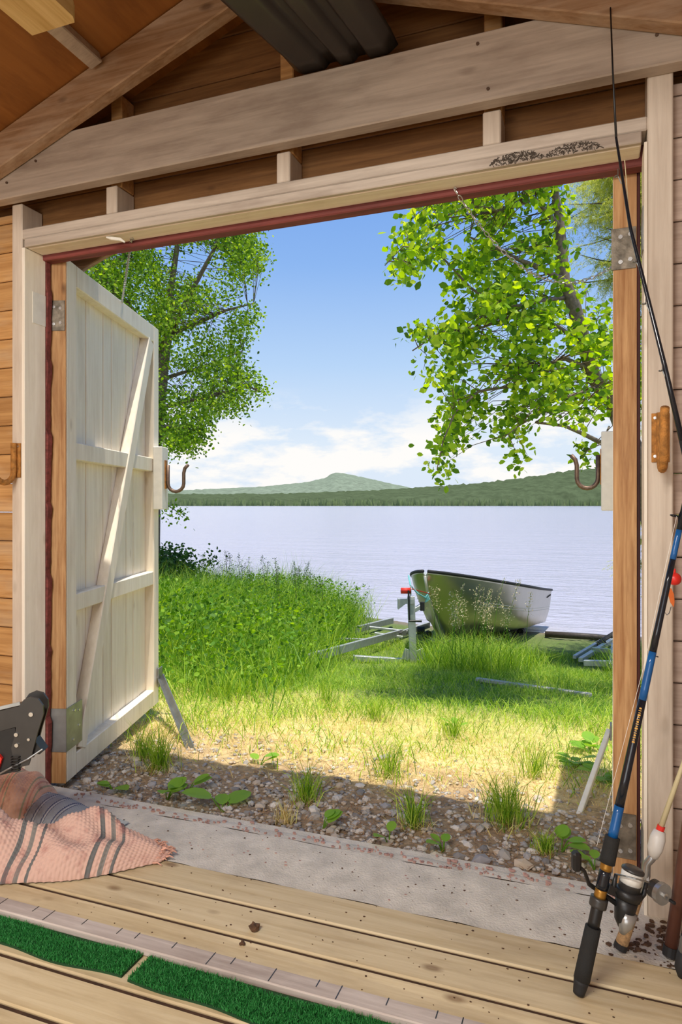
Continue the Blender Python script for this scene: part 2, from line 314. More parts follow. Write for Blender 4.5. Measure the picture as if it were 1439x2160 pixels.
# --- front wall
wf = thing('wall_front', (XC, YW, 0), 'timber front wall of the boathouse around the open double doors', 'wall', kind='structure')
def part(name, mat, parent, a, b): return MB().box(a, b).build(name, mat, parent)
part('stud', 'paint_z', wf, (XL-.05, YW, -.03), (XL-.002, YW+.1, 2.147)); part('stud', 'paint_z', wf, (XR+.002, YW, -.03), (XR+.062, YW+.1, 2.3))
part('jamb_lining', 'door_paint', wf, (XL-.002, YW-.002, -.02), (XL+.012, YW+.1, HS)); part('jamb_lining', 'door_paint', wf, (XR-.006, YW-.002, -.02), (XR+.002, YW+.1, HS))
part('lintel', 'paint_x', wf, (XL-.002, YW, HS+.0305), (XR+.002, YW+.08, 2.052)); part('lintel', 'paint_x', wf, (XL+.012, YW-.004, HS-.001), (XR-.012, YW+.012, HS+.029)); part('lintel_lining', 'lining', wf, (XL+.012, YW+.0125, HS-.002), (XR-.012, YW+.085, HS+.03))
part('red_frame', 'red', wf, (XL-.01, YW+.086, HS-.02), (XR+.01, YW+.13, HS+.06))
# peeling red frame strip beside the left jamb, ragged edge
zz = np.linspace(-.02, HS, 90); ex = [.002+.010*((i*.61) % 7.3)/7.3*(1 if i % 23 < 17 else .4)+.0015*rng.uniform(-1, 1) for i in range(90)]
MB().prism([(-.008, z) for z in zz[::-1]]+[(ex[i], z) for i, z in enumerate(zz)], (XL+.012, YW+.101, 0), (1, 0, 0), (0, 0, 1), (0, 1, 0), .02).build('peeling_red_strip', 'red', wf)
part('red_frame', 'red', wf, (XR-.002, YW+.101, -.02), (XR+.01, YW+.121, HS))
for px, wd in ((233, .046), (596, .046), (1037, .05)):
    q = PY(px, 350, YW)[0]; part('cripple_stud', 'paint_z', wf, (q-wd/2, YW+.004, 2.052), (q+wd/2, YW+.1, 2.147))
    part('gable_stud', 'clad_l', wf, (q-wd/2, YW+.03, 2.15), (q+wd/2, YW+.1, rz(q)+.1))
for x0, x1 in ((XL-.62, XL-.05), (XR+.062, XR+.66)):
    z = -.06; k = 0
    while z < 2.13:
        part('cladding_board', 'clad_l' if x0 < -1 else 'clad_r', wf, (x0, YW+(.05 if x0 < -1 else .035), z), (x1, YW+.102, min(z+.1055, 2.14))); z += .1085; k += 1
z = 2.055                                    # boards above the doors and in the gable
while z < rz(XC)+.10:
    hw = (rz(XC)+.125-z)/.36; x0 = max(BX0, XC-hw); x1 = min(BX1, XC+hw)
    part('gable_board', 'gable', wf, (x0, YW+.102, z), (x1, YW+.122, z+.141)); z += .144
# tie beam laid against the studs
tb = thing('trim_1', (XC, YW-.025, 2.15), 'broad pale painted tie beam across the top of the doorway', 'beam', kind='structure')
MB().box((BX0, YW-.05, 2.147), (BX1, YW-.002, 2.335)).build('beam', 'paint_x', tb)
for px, py in ((1030, 188), (1386, 74), (1008, 93), (76, 340), (15, 358), (15, 386)):
    q = PY(px, py, YW-.05); MB().tube([q, q-np.array((0, .004, 0))], .0045, 8).build('bolt_head', 'iron', tb)
for Y in (.62, -1.2): 
    t2 = thing('trim_%d' % (2 if Y > 0 else 3), (XC, Y, 2.15), 'bare tie beam spanning the boathouse just above the viewer' if Y > 0 else 'bare tie beam at the rear of the boathouse', 'beam', kind='structure'); MB().box((BX0, Y-.025, 2.14), (BX1, Y+.025, 2.335)).build('beam', 'rafter', t2)
# mouldy patches on the lintel
for i, (px, py, n_) in enumerate(((1088, 342, 520), (1210, 322, 420))):
    b_ = MB(); c = PY(px, py, YW-.005)
    for k in range(n_):
        a = rng.uniform(0, 6.28); rr = math.sqrt(rng.uniform(0, 1)); q = c+np.array((math.cos(a)*rr*.072, 0, math.sin(a)*rr*.026)); 
        if not HS+.002 < q[2] < 2.05: continue
        d = np.array((rng.normal(), 0, rng.normal()))*.0026; y0 = YW-.0045 if q[2] < HS+.03 else YW-.0005
        q[1] = y0; b_.tube([q-d, q+d*.2+np.array((0, -.001, 0)), q+d], .0008, 4)
    b_.build('mould_patch', 'lichen', wf)
# --- roof
cl = thing('ceiling', (XC, 0, rz(XC)), 'brown boarded roof on half painted rafters', 'ceiling', kind='structure')
for sgn in (-1, 1):
    xe = BX0-.25 if sgn < 0 else BX1+.25; zt = .125
    for Y in (YW-.078, .56, -1.26):
        b_ = MB(); a = np.array((XC, Y, rz(XC)+.06)); e_ = np.array((xe, Y, rz(xe)+.06)); b_.bar(a, e_, .05, .115); b_.build('rafter', 'rafter', cl)
    yb = [2.31, 1.2, .1, -1.0, -3.0]
    for i in range(4):                        # hardboard sheets under the roof
        p = [(XC, yb[i]-.004, rz(XC)+zt), (xe, yb[i]-.004, rz(xe)+zt), (xe, yb[i+1], rz(xe)+zt), (XC, yb[i+1], rz(XC)+zt)]
        MB().add(p+[(q[0], q[1], q[2]+.03) for q in p], [(0, 1, 2, 3), (7, 6, 5, 4), (0, 4, 5, 1), (1, 5, 6, 2), (2, 6, 7, 3), (3, 7, 4, 0)]).build('roof_sheet', 'panel', cl)
    for xo in ((-1.52, -1.05) if sgn < 0 else (-.3, .3)):
        b_ = MB(); zz0 = rz(xo)+.105; sl = .36*(-sgn) ; b_.obox((xo, .1, zz0), (1/math.hypot(1, sl), 0, sl/math.hypot(1, sl)), (0, 1, 0), (-sl/math.hypot(1, sl), 0, 1/math.hypot(1, sl)), .024, 1.70, .019); b_.build('batten', 'paint_x', cl)
    # barge board of the overhang
    b_ = MB(); dz_ = -.075 if sgn < 0 else .03; a = np.array((XC, 2.30, rz(XC)+dz_)); e_ = np.array((xe, 2.30, rz(xe)+dz_)); b_.bar(a, e_, .025, .20); b_.build('barge_board', 'rafter', cl)
# --- fill lamp added to brighten the interior, unseen, above and behind the lens
lp = thing('added_fill_lamp', (XC, -.35, 2.2), 'added white fill lamp hanging unseen under the roof behind the viewer', 'lamp')
MB().box((XC-.65, -.42, 2.20), (XC+.65, -.28, 2.25)).build('housing', 'white_wood', lp); MB().tube([(XC-.6, -.35, 2.185), (XC+.6, -.35, 2.185)], .013, 10).build('fill_lamp_tube', 'white_plastic', lp)
for x_ in (-.5, .5): MB().tube([(XC+x_, -.35, 2.25), (XC+x_, -.35, rz(XC+x_)+.12)], .003, 6).build('hanger', 'galv', lp)
ld = bpy.data.lights.new('added_fill_light', 'AREA'); ld.shape = 'RECTANGLE'; ld.size = 1.25; ld.size_y = .2; ld.energy = 52; ld.color = (1.0, .96, .90)
lo_ = bpy.data.objects.new('added_fill_light', ld); COL.objects.link(lo_); lo_.parent = lp; lo_.location = (0, 0, -.035); lo_.rotation_euler = (math.radians(25), 0, 0)
# --- side walls, rear end left open
for nm, x in (('wall_left', BX0), ('wall_right', BX1)):
    w_ = thing(nm, (x, -.5, 0), 'honey coloured plank side wall at the left' if x < 0 else 'greyed white plank side wall at the right', 'wall', kind='structure'); z = -.06
    while z < 2.1: part('cladding_board', 'clad_l' if x < 0 else 'clad_r', w_, (x-.02, -2.9, z), (x+.02, YW+.1, z+.142)); z += .145
# --- floor: deck boards on joists
fl = thing('floor', (XC, 0, 0), 'yellowish pine deck floor with open gaps between boards', 'floor', kind='structure')
y1 = 1.712
while y1 > -2.8: part('deck_board', 'deck', fl, (BX0+.03, y1-.1125, -.028), (BX1-.03, y1, 0)); part('gap_shade', 'dirt_and_gap_shade', fl, (BX0+.03, y1-.1235, -.02), (BX1-.03, y1-.113, -.0045)); y1 -= .124  # dark strips between boards paint in the shade of the gaps
for x in np.linspace(BX0+.2, BX1-.2, 6): part('joist', 'gable', fl, (x-.024, -2.8, -.16), (x+.024, 1.71, -.029))
MB().grid([[(x, y, -.24) for y in (-3, 1.72)] for x in (BX0, BX1)]).build('crawl_space_soil', 'soil', fl)
# --- concrete sill with a saw cut
sl_ = thing('trim_4', (XC, 1.88, 0), 'grey concrete door sill with a thin crack line', 'sill', kind='structure')
G = [[(x, y, -.004+.0015*math.sin(x*23+y*31)+.001*rng.normal()*0.6) for y in np.linspace(1.716, 1.959, 10)] for x in np.linspace(BX0, BX1, 120)]
top = MB().grid(G); top.build('sill_slab', 'concrete', sl_, smooth=True)
G = [[(x, y, -.007+.0012*math.sin(x*29+y*17)-(.02*((y-1.966)/.075)**3 if y > 1.966 else 0)) for y in np.linspace(1.966, 2.055+.012*math.sin(x*4), 6)] for x in np.linspace(BX0, BX1, 120)]
MB().grid(G).build('sill_edge', 'concrete', sl_, smooth=True)
MB().box((BX0, 1.716, -.2), (BX1, 2.045, -.012)).build('foundation', 'concrete', sl_)
MB().box((BX0, 1.957, -.013), (BX1, 1.968, -.0105)).build('saw_cut_shade', 'dirt_and_gap_shade', sl_)  # dark strip laid in for the shade down in the cut
b_ = MB()
for k in range(300):
    x = rng.uniform(-1.75, .2)+.05*rng.normal(); y = 1.968+abs(rng.normal())*.03 if k < 250 else rng.uniform(1.75, 1.95); s_ = rng.uniform(.0012, .0065) if y > 1.96 else rng.uniform(.001, .004)
    if y > 2.03: continue
    N = 6; b_.prism([(math.cos(6.28*i/N)*s_*rng.uniform(.6, 1.6), math.sin(6.28*i/N)*s_*rng.uniform(.4, .9)) for i in range(N)], (x, y, -.009), (1, 0, 0), (0, 1, 0), (0, 0, 1), .006)
b_.build('paint_flecks', 'concrete_red', sl_)['kind'] = 'stuff'

# ================================================================== DOOR LEAVES
def hook_mesh(o, out, up=(0, 0, 1), r=.0095, drop=.14, reach=.085, tip=.10):
    """U shaped iron hook: back leg down, round bottom, front leg up with a flared tip"""
    o, out, up = [np.array(q, float) for q in (o, out, up)]; R_ = reach/2; pts = [o+up*0, o-up*(drop-R_)]
    for k in range(1, 9): a = math.pi*k/8; pts.append(o-up*(drop-R_)+out*(R_-R_*math.cos(a))-up*R_*math.sin(a))
    pts += [o+out*reach-up*(drop-R_-tip*.55), o+out*(reach+.006)-up*(drop-R_-tip*.8), o+out*(reach+.024)-up*(drop-R_-tip)]
    return MB().tube([p for p in pts], r, 10)
def leaf(name, O, d, nrm, label, flip):
    """ledged and framed door leaf. O hinge-side bottom corner of the inner face, d along the leaf, nrm out of the inner face"""
    O, d, nrm = [np.array(q, float) for q in (O, d, nrm)]; up = np.array((0, 0, 1.))
    t = thing(name, O, label, 'door', kind='structure'); Ht = 2.0; L = 1.07
    def bx(nm, mat, u0, u1, w0, w1, z0, z1, par=t):
        return MB().obox(O+d*(u0+u1)/2+nrm*(w0+w1)/2+up*(z0+z1)/2, d, nrm, up, (u1-u0)/2, (w1-w0)/2, (z1-z0)/2).build(nm, mat, par)
    bx('stile', 'door_paint', 0.003, .088, -.056, 0, .0, Ht); bx('bare_edge', 'bare', -.003, .003, -.062, -.001, .0, Ht); bx('stile', 'door_paint', .995, L, -.062, 0, 0, Ht)
    bx('rail', 'door_paint', .088, .995, -.05, -.001, Ht-.085, Ht); bx('rail', 'door_paint', .088, .995, -.05, -.001, .0, .085)
    bx('ledge', 'door_paint', .088, .995, -.046, -.003, 1.235, 1.305); bx('ledge', 'door_paint', .088, .995, -.046, -.003, .64, .71)
    a = O+d*.135-nrm*.022+up*.088; b = O+d*.955-nrm*.022+up*(Ht-.088)
    v = b-a; v /= np.linalg.norm(v); x = np.cross(v, nrm)
    MB().obox((a+b)/2, v, nrm, x, np.linalg.norm(b-a)/2, .024, .036).build('brace', 'door_paint', t)
    us = np.linspace(.088, .995, 11)
    for i in range(10): bx('plank', 'door_paint', us[i]+.0015, us[i+1]-.0015, -.062, -.047+.0015*(i % 3), .01, Ht-.01)
    bx('outer_skin', 'dark_red', -.002, L, -.071, -.0625, .0, Ht)
    # block with hook at the free edge
    blk = bx('hook_block', 'white_wood', .975, 1.075, .0005, .05, 1.035, 1.365)
    q = O+d*1.03+nrm*.0555+up*1.27
    MB().obox(q-nrm*.003-up*.05, d, nrm, up, .016, .002, .075).build('hook_plate', 'rust', t)
    hook_mesh(q+nrm*.008, nrm).build('hook', 'iron', t, smooth=True)
    return t, bx
OL = np.array((-1.884, 2.069, -.008)); dL = np.array((-.29, .957, 0)); nL = np.array((.957, .29, 0))
d1, bxl = leaf('door_1', OL, dL, nL, 'open cream plank door leaf with Z brace at the left', 1)
OR = PY(1293, 1065, 2.062); OR[2] = -.008; dR = np.array((.028, .9996, 0)); nR = np.array((-.9996, .028, 0))
d2, bxr = leaf('door_2', OR, dR, nR, 'open plank door leaf seen edge on at the right, bare pine edge', -1)
def hinge_screws(par, pts, nn, r=.006):
    for p in pts: p = np.array(p, float); MB().tube([p, p+np.array(nn)*.003], r, 8).build('screw', 'chrome', par)
up = np.array((0, 0, 1.))
# left hinges: leaf on the bare edge, a plate on the jamb; the lowest wraps round the stile
h1 = bxl('hinge_plate', 'hinge', -.0065, -.0032, -.058, -.004, 1.72, 1.835); hinge_screws(h1, [OL-dL*.0065-nL*w+up*z for w, z in ((.045, 1.745), (.02, 1.75), (.045, 1.81), (.02, 1.805))], -dL)
MB().box((XL+.0122, YW+.035, 1.72), (XL+.0145, YW+.098, 1.835)).build('jamb_hinge_plate', 'white_wood', wf)
h2 = bxl('hinge_plate', 'galv', -.0065, -.0032, -.062, .003, .12, .285); bxl('hinge_wrap', 'galv', -.0065, .13, .0006, .0035, .12, .285)
hinge_screws(h2, [OL+dL*u+nL*.0036+up*z for u, z in ((.06, .26), (.05, .15), (.1, .19), (.1, .25))], nL, .005)
MB().tube([OL-dL*.012-nL*.064+up*1.715, OL-dL*.012-nL*.064+up*1.84], .007, 8).build('hinge_knuckle', 'red', d1)
MB().tube([OL-dL*.012-nL*.066+up*.11, OL-dL*.012-nL*.066+up*.29], .007, 8).build('hinge_knuckle', 'iron', d1)
for z0, z1 in ((1.715, 1.83), (.075, .20)):
    h3 = bxr('hinge_plate', 'hinge', -.0065, -.0032, -.06, .004, z0, z1); hinge_screws(h3, [OR-dR*.0065-nR*w+up*(z0+z) for w, z in ((.02, .02), (.045, .025), (.02, .09), (.045, .095))], -dR)
    MB().box((XR-.0085, YW+.02, z0), (XR-.0062, YW+.085, z1)).build('jamb_hinge_plate', 'galv', wf)
# props that hold the leaves open
a = OL+dL*1.06+nL*.005+up*.14; g = PG(410, 1586); g[2] = ground(g[0], g[1])-.02
pr = thing('door_prop', g, 'dark steel angle strut propping the left door leaf', 'prop'); MB().bar(a+nL*.012, g, .04, .005, up=F).bar(a+nL*.012+F*.018-R*.018, g+F*.018-R*.018, .005, .036, up=F).build('strut', 'galv', pr); MB().obox(a+nL*.006, dL, nL, up, .03, .003, .05).build('bracket', 'galv', pr)
g = PG(1217, 1722); g[2] = ground(g[0], g[1])-.02; a = OR+dR*.95+nR*.02+up*.13
pr = thing('door_prop', g, 'white wooden stick propping the right door leaf on the gravel', 'prop'); MB().bar(a, g, .028, .018, up=nR).build('stick', 'white_wood', pr); MB().obox(a+nR*-.008, dR, nR, up, .03, .004, .03).build('bracket', 'galv', pr)
# iron hooks on the studs
for px, py, X, lab in ((40, 935, XL-.026, 'rusty iron U hook on the left door stud'), (1390, 872, XR+.032, 'rusty iron U hook on the right door stud')):
    z = PY(px, py, YW)[2]; o = thing('wall_hook', (X, YW, z-.06), lab, 'hook', 'iron bar hooks on the door studs')
    MB().box((X-.021, YW-.005, z-.125), (X+.021, YW-.0005, z+.0)).build('back_plate', 'rust', o); hook_mesh((X, YW-.014, z), (0, -1, 0), r=.0105, drop=.145).build('hook', 'rust', o, smooth=True)
    hinge_screws(o, [(X-.013, YW-.005, z-.012), (X+.013, YW-.005, z-.012), (X-.013, YW-.005, z-.11)], (0, -1, 0), .004)
# chains
def chain(a, b, sag, label, n_=None):
    a, b = np.array(a), np.array(b); L = np.linalg.norm(b-a); n_ = int(L/.0155); t = thing('chain', b, label, 'chain')
    eye = MB().tube([a+up*.02, a+up*.004, a+np.array((.008, 0, -.004)), a+np.array((.0, 0, -.012)), a+np.array((-.008, 0, -.004))], .002, 6); eye.build('screw_eye', 'chain', t)
    b_ = MB(); pt = lambda s: a+(b-a)*s-up*sag*4*s*(1-s)
    for i in range(n_):
        p, q = pt(i/n_), pt((i+1)/n_); d = q-p; d /= np.linalg.norm(d); x = np.cross(d, (.3, .9, .2)); x /= np.linalg.norm(x); y = np.cross(d, x); s = x if i % 2 else y; c = (p+q)/2
        b_.tube([c+d*.0105*math.cos(k)+s*.005*math.sin(k) for k in np.linspace(0, 2*math.pi, 9)], .0016, 5, cap=False)
    b_.build('links', 'chain', t); return t
chain(PZ(278, 503, HS-.004), OL+dL*.60-nL*.02+up*1.995, .0, 'thin zinc chain from the lintel down to the left door')
chain(PZ(957, 396, HS-.004), OR+dR*.35-nR*.02+up*1.86, .16, 'slack zinc chain from the lintel to the right door')
q = PZ(240, 497, HS-.003); o = thing('cleat', q, 'small painted cleat screwed under the lintel', 'cleat'); MB().tube([q+np.array((-.03, 0, -.002)), q+np.array((-.01, 0, -.008)), q+np.array((.02, .01, -.012)), q+np.array((.035, .015, -.022))], [.003, .006, .006, .003], 8).build('wing', 'white_wood', o)

# ================================================================== THINGS UNDER THE ROOF
# black ribbed plastic sled resting on the beams, underside showing
A0 = np.array((-.845, 1.875, 2.337)); A1 = np.array((-.525, 1.875, 2.337)); B0 = np.array((-1.155, .55, 2.35)); B1 = np.array((-.675, .55, 2.35))
prof = []; NP = 60
for i in range(NP+1):
    s = i/NP; edge = .03*(max(0, .1-s)/.1)**1.3+.03*(max(0, s-.9)/.1)**1.3; rib = .022*(smooth(.30, .36, s)-smooth(.42, .48, s))+.022*(smooth(.58, .64, s)-smooth(.70, .76, s)); prof.append((s, edge+rib+.004))
G = []
for k in range(24):
    t = k/23; a = A0+(B0-A0)*t; b = A1+(B1-A1)*t; nose = .10*smooth(.8, 1, t)
    G.append([a+(b-a)*s+up*(hh*(1-.3*(k == 0))+nose) for s, hh in prof])
o = MB().grid(G).build('plastic_sled', 'sled', origin=(-.75, 1.2, 2.34), smooth=True, shell=.005); tag(o, 'black ribbed plastic sled lying upside up on the tie beams', 'sled')
# sawn plank stored on the beams
q1 = PZ(68, 75, 2.338); q2 = PZ(165, 45, 2.338)
o = MB().prism([(q1[0], -1.3), (q1[0], q1[1]), (q2[0]-.012, q1[1]), (q2[0], q1[1]-.02), (q2[0], -1.3)], (0, 0, 2.338), (1, 0, 0), (0, 1, 0), up, .045).build('stored_plank', 'pale_plank', origin=(q1[0], 0, 2.338)); tag(o, 'pale sawn plank stored up under the roof at the left', 'plank')

# ================================================================== FLOOR THINGS
o = thing('measuring_plank', (-.9, 1.35, 0), 'whitewashed measuring plank with dark tick marks lying on the deck', 'plank')
MB().box((-2.3, 1.328, .0005), (.55, 1.376, .018)).build('plank', 'ruler', o)
for i, x in enumerate(np.arange(-1.6, .3, .052)):
    if (i*7) % 5 < 3: MB().box((x-.0012, 1.332+(.02 if i % 3 else 0), .0181), (x+.0012, 1.375, .0186)).build('tick_mark', 'charcoal', o)
def turf(x0, x1, y0, y1, label, seed):
    o = thing('turf_strip', ((x0+x1)/2, (y0+y1)/2, 0), label, 'turf', 'artificial turf strips on the deck'); r = np.random.default_rng(seed)
    xs = np.linspace(x0, x1, 60); lo = y0+.006*np.sin(xs*9+seed)+.004*np.sin(xs*23); hi = np.full(60, y1)
    MB().prism(list(zip(xs, lo))+list(zip(xs[::-1], hi[::-1])), (0, 0, .0006), (1, 0, 0), (0, 1, 0), up, .005).build('backing', 'turf_base', o)
    N = int(26000*(x1-x0)); X = r.uniform(x0, x1, N); Y = y0+.006*np.sin(X*9+seed)+.004*np.sin(X*23)+r.uniform(0, 1, N)*(y1-y0-.004)
    V, T = blades(np.stack([X, Y, np.full(N, .0045)], 1), r.uniform(.006, .012, N), r.uniform(.001, .002, N), r.uniform(.1, .9, N), seed+50); big('pile', V, T, 3, 'turf', o, 'stuff')
turf(-2.2, -.985, 1.245, 1.326, 'left strip of green artificial turf along the measuring plank', 3); turf(-.965, .35, 1.238, 1.324, 'right strip of green artificial turf with a wavy edge', 4)
# ---- rag rugs
def rug_mat(name, base, stripe, stripe2, freq):
    m, nt, n, l, b = new_mat(name); uv = n.new('ShaderNodeUVMap'); sp = n.new('ShaderNodeSeparateXYZ'); l.new(uv.outputs[0], sp.inputs[0])
    r = n.new('ShaderNodeValToRGB'); r.color_ramp.interpolation = 'CONSTANT'; el = r.color_ramp.elements
    ml = n.new('ShaderNodeMath'); ml.operation = 'MULTIPLY'; ml.inputs[1].default_value = freq; l.new(sp.outputs[0], ml.inputs[0]); fr = n.new('ShaderNodeMath'); fr.operation = 'FRACT'; l.new(ml.outputs[0], fr.inputs[0]); l.new(fr.outputs[0], r.inputs[0])
    seq = [(0, base), (.30, stripe), (.36, base), (.44, stripe2), (.50, base), (.58, stripe), (.62, base)]
    while len(el) < len(seq): el.new(.5)
    for i, (p, c) in enumerate(seq): el[i].position = p; el[i].color = (*lin(c), 1)
    tc = n.new('ShaderNodeTexCoord'); nz = n.new('ShaderNodeTexNoise'); nz.inputs['Scale'].default_value = 26; nz.inputs['Detail'].default_value = 5; l.new(tc.outputs['Object'], nz.inputs[0])
    mr = n.new('ShaderNodeMapRange'); mr.inputs['From Min'].default_value = .52; mr.inputs['From Max'].default_value = .72; mr.inputs['To Max'].default_value = .55; l.new(nz.outputs[0], mr.inputs[0])
    mxx = n.new('ShaderNodeMixRGB'); l.new(mr.outputs[0], mxx.inputs[0]); l.new(r.outputs[0], mxx.inputs[1]); mxx.inputs[2].default_value = (*lin((150, 84, 80)), 1) if base[0] > base[2]+30 else (*lin((120, 116, 112)), 1)
    l.new(mxx.outputs[0], b.inputs['Base Color']); b.inputs['Roughness'].default_value = .95; b.inputs['Specular IOR Level'].default_value = .1
    return m
M['rug_pink'] = rug_mat('pink_rag_weave', (212, 176, 160), (112, 112, 110), (132, 128, 122), 3.2)
M['rug_rose'] = rug_mat('rose_rag_weave', (228, 186, 160), (172, 170, 144), (208, 156, 140), 3.0)
M['rug_blue'] = rug_mat('blue_white_rag_weave', (158, 162, 168), (54, 58, 100), (206, 206, 204), 7.0)
M['rug_fringe'] = simple('pink_rag_fringe', (216, 164, 142), .95, var=.2)
M['rug_yellow'] = rug_mat('striped_rag_weave', (186, 192, 190), (60, 60, 62), (212, 200, 140), 2.0)
def rug(name, fn, nu, nv, mat, label, weave=(.0035, 60, 34), thick=.006):
    """cloth sheet fn(u,v)->point, with raised rag-weave nubs as real relief"""
    us, vv = np.linspace(0, 1, nu), np.linspace(0, 1, nv); Gd = np.array([[fn(u, v) for v in vv] for u in us])
    du = np.gradient(Gd, axis=0); dv = np.gradient(Gd, axis=1); nn = np.cross(du, dv); nn /= np.linalg.norm(nn, axis=2)[:, :, None]+1e-9; nn *= np.sign(nn[:, :, 2:3]+1e-6)
    amp, a_, b__ = weave; U_, V_ = np.meshgrid(us, vv, indexing='ij'); wv = amp*np.abs(np.sin(U_*math.pi*a_))*np.abs(np.sin(V_*math.pi*b__+(np.floor(U_*a_) % 2)*math.pi/2))
    Gd = Gd+nn*wv[:, :, None]; b_ = MB(); b_.grid(Gd); o = b_.build(name, mat, origin=tuple(Gd.reshape(-1, 3).mean(0)*np.array((1, 1, 0))), smooth=True, shell=0)
    uvl = o.data.uv_layers.new(name='UVMap'); li = np.zeros(len(o.data.loops), np.int32); o.data.loops.foreach_get('vertex_index', li); i, j = li//nv, li % nv
    uvl.data.foreach_set('uv', np.stack([us[i], vv[j]], 1).astype(np.float32).ravel()); return tag(o, label, 'rug', 'rag rugs heaped by the left door')
def pink(u, v):
    # long heap from off frame at the left to a corner tip on the deck
    c = np.array((-1.86, 1.44, 0))*(1-u)+np.array((-1.215, 1.742, 0))*u; ax = np.array((.905, .425, 0)); pn = np.array((-.425, .905, 0))
    wd = .155*(1-.62*u**3.0); s = (v-.5)*2; hgt = (.135-.05*u)*(1-u**4.5*.9)*(1+.18*math.sin(u*9+1)-.1*math.sin(u*17))
    prof = max(0, 1-abs(s)**2.6)**.75; fold = .022*math.sin(u*13+v*7)*(1-abs(s))+.018*math.sin(v*11-u*9+1)*(1-s*s)+.010*math.sin(u*31+v*15)*(1-s*s)
    return c+pn*s*wd*(1+.07*math.sin(u*11))+ax*.02*math.sin(v*5)+up*(.004+max(0, hgt*prof+fold*min(1, hgt*10)))
prug = rug('rag_rug', pink, 260, 150, 'rug_pink', 'pink rag rug with grey stripes heaped on the deck', (.0042, 62, 30))
b_ = MB()
for k in range(26):
    v_ = k/25; e_ = pink(1.0, v_) if k % 2 else pink(.97, v_); d_ = np.array((.8, .45, 0))*rng.uniform(.012, .026)+rng.normal(0, .005, 3)*np.array((1, 1, 0)); b_.tube([e_+up*.002, e_+d_*.5+up*(.004+.003*rng.uniform()), e_+d_], [.0035, .0028, .0014], 5)
b_.build('fringe', 'rug_fringe', prug)
def rose(u, v):
    c = np.array((-1.98, 1.78, 0))*(1-u)+np.array((-1.70, 1.80, 0))*u; s = (v-.5)*2; e_ = max(0, 1-max(0, (u-.35)/.65)**3)**.5
    return c+np.array((-.25, .96, 0))*s*.12*(.35+.65*e_)+up*(.003+.14*e_*max(0, 1-abs(s)**2.4)**.6+.006*math.sin(u*20+v*9)*e_)
rug('rag_rug', rose, 120, 110, 'rug_rose', 'folded rose rag rug in a hump against the left jamb', (.004, 26, 24))
def blue(u, v):
    c = np.array((-1.80, 1.775, 0))*(1-u)+np.array((-1.56, 1.785, 0))*u; s = (v-.5)*2; e_ = max(0, 1-max(0, (u-.2)/.8)**2.5)**.6
    return c+np.array((.1, .99, 0))*s*.085+up*(.003+.085*e_*max(0, 1-abs(s)**2.2)**.6)
rug('rag_rug', blue, 90, 80, 'rug_blue', 'blue and white rag rug squeezed between the pink rugs', (.0035, 22, 20))
def yell(u, v): return np.array((-1.70+.24*u+.02*v, 1.772+.125*v-.03*u, .004+.008*math.sin(u*6)**2*(1-u)))
rug('rag_rug', yell, 70, 60, 'rug_yellow', 'flat striped rag rug corner lying on the concrete sill', (.002, 30, 16))

# ---- outboard motor bracket at the lower left
def motor():
    Z = 1.98; c = P(66, 1520, Z); o = thing('outboard_motor', P(-120, 1760, Z)*np.array((1, 1, 0)), 'black electric outboard motor with folding mount head by the left jamb', 'motor')
    ex = np.array(R); ez = up; ey = np.array(F); s = Z/FPX
    def pp(x, y): q = P(x, y, Z)-c; return (np.dot(q, ex), q[2])
    plate = [pp(*q) for q in ((42, 1612), (34, 1570), (42, 1545), (46, 1510), (50, 1484), (60, 1470), (74, 1464), (90, 1468), (100, 1482), (101, 1498), (96, 1515), (88, 1540), (78, 1580), (70, 1606))]
    MB().prism(plate, c-ey*.03, ex, ez, ey, .007).build('side_plate', 'charcoal', o); MB().prism([(x-.012, y+.001) for x, y in plate], c+ey*.03, ex, ez, ey, .007).build('side_plate', 'charcoal', o)
    for x, y, r in ((76, 1500, 4), (45, 1542, 3.6), (71, 1552, 2.6), (46, 1564, 3.6)):
        q = P(x, y, Z)-ey*.03; MB().tube([q, q-ey*.004], r*s*1.15, 10).build('bolt', 'chrome', o)
    a = P(70, 1500, Z); MB().bar(P(-160, 1560, Z), P(60, 1502, Z), .05, .062).build('arm', 'charcoal', o); MB().bar(P(-160, 1528, Z)-ey*.027, P(52, 1478, Z)-ey*.027, .004, .010).build('arm_ridge', 'galv_dull', o)
    MB().prism([pp(*q) for q in ((-60, 1545), (40, 1530), (44, 1620), (-5, 1632), (-60, 1640))], c-ey*.024, ex, ez, ey, .05).build('clamp_body', 'black', o)
    MB().prism([pp(*q) for q in ((46, 1582), (78, 1555), (96, 1580), (90, 1586))], c-ey*.02, ex, ez, ey, .04).build('wedge', 'black', o)
    MB().prism([pp(*q) for q in ((-30, 1590), (10, 1584), (16, 1592), (6, 1622), (-30, 1642))], c-ey*.034, ex, ez, ey, .012).build('latch', 'red_plastic', o)
    b_ = MB()
    for k in range(6): b_.tube([P(44, 1588+k*5.5, Z)-ey*.03+ex*.012*math.cos(a_)+ey*.012*math.sin(a_) for a_ in np.linspace(0, 6.28, 10)], .0022, 5)
    b_.build('spring', 'black', o); MB().tube([P(96, 1575, Z)-ey*.02, P(70, 1592, Z)-ey*.033, P(30, 1612, Z)-ey*.035, P(-5, 1632, Z)-ey*.03], .0028, 6).build('release_cable', 'galv', o)
    base = root_loc(o); MB().tube([base+up*.002, P(-120, 1545, Z)], .024, 14).build('shaft', 'black', o); MB().tube([base+up*.002, base+up*.05], .05, 14).build('motor_head', 'black', o)
motor()

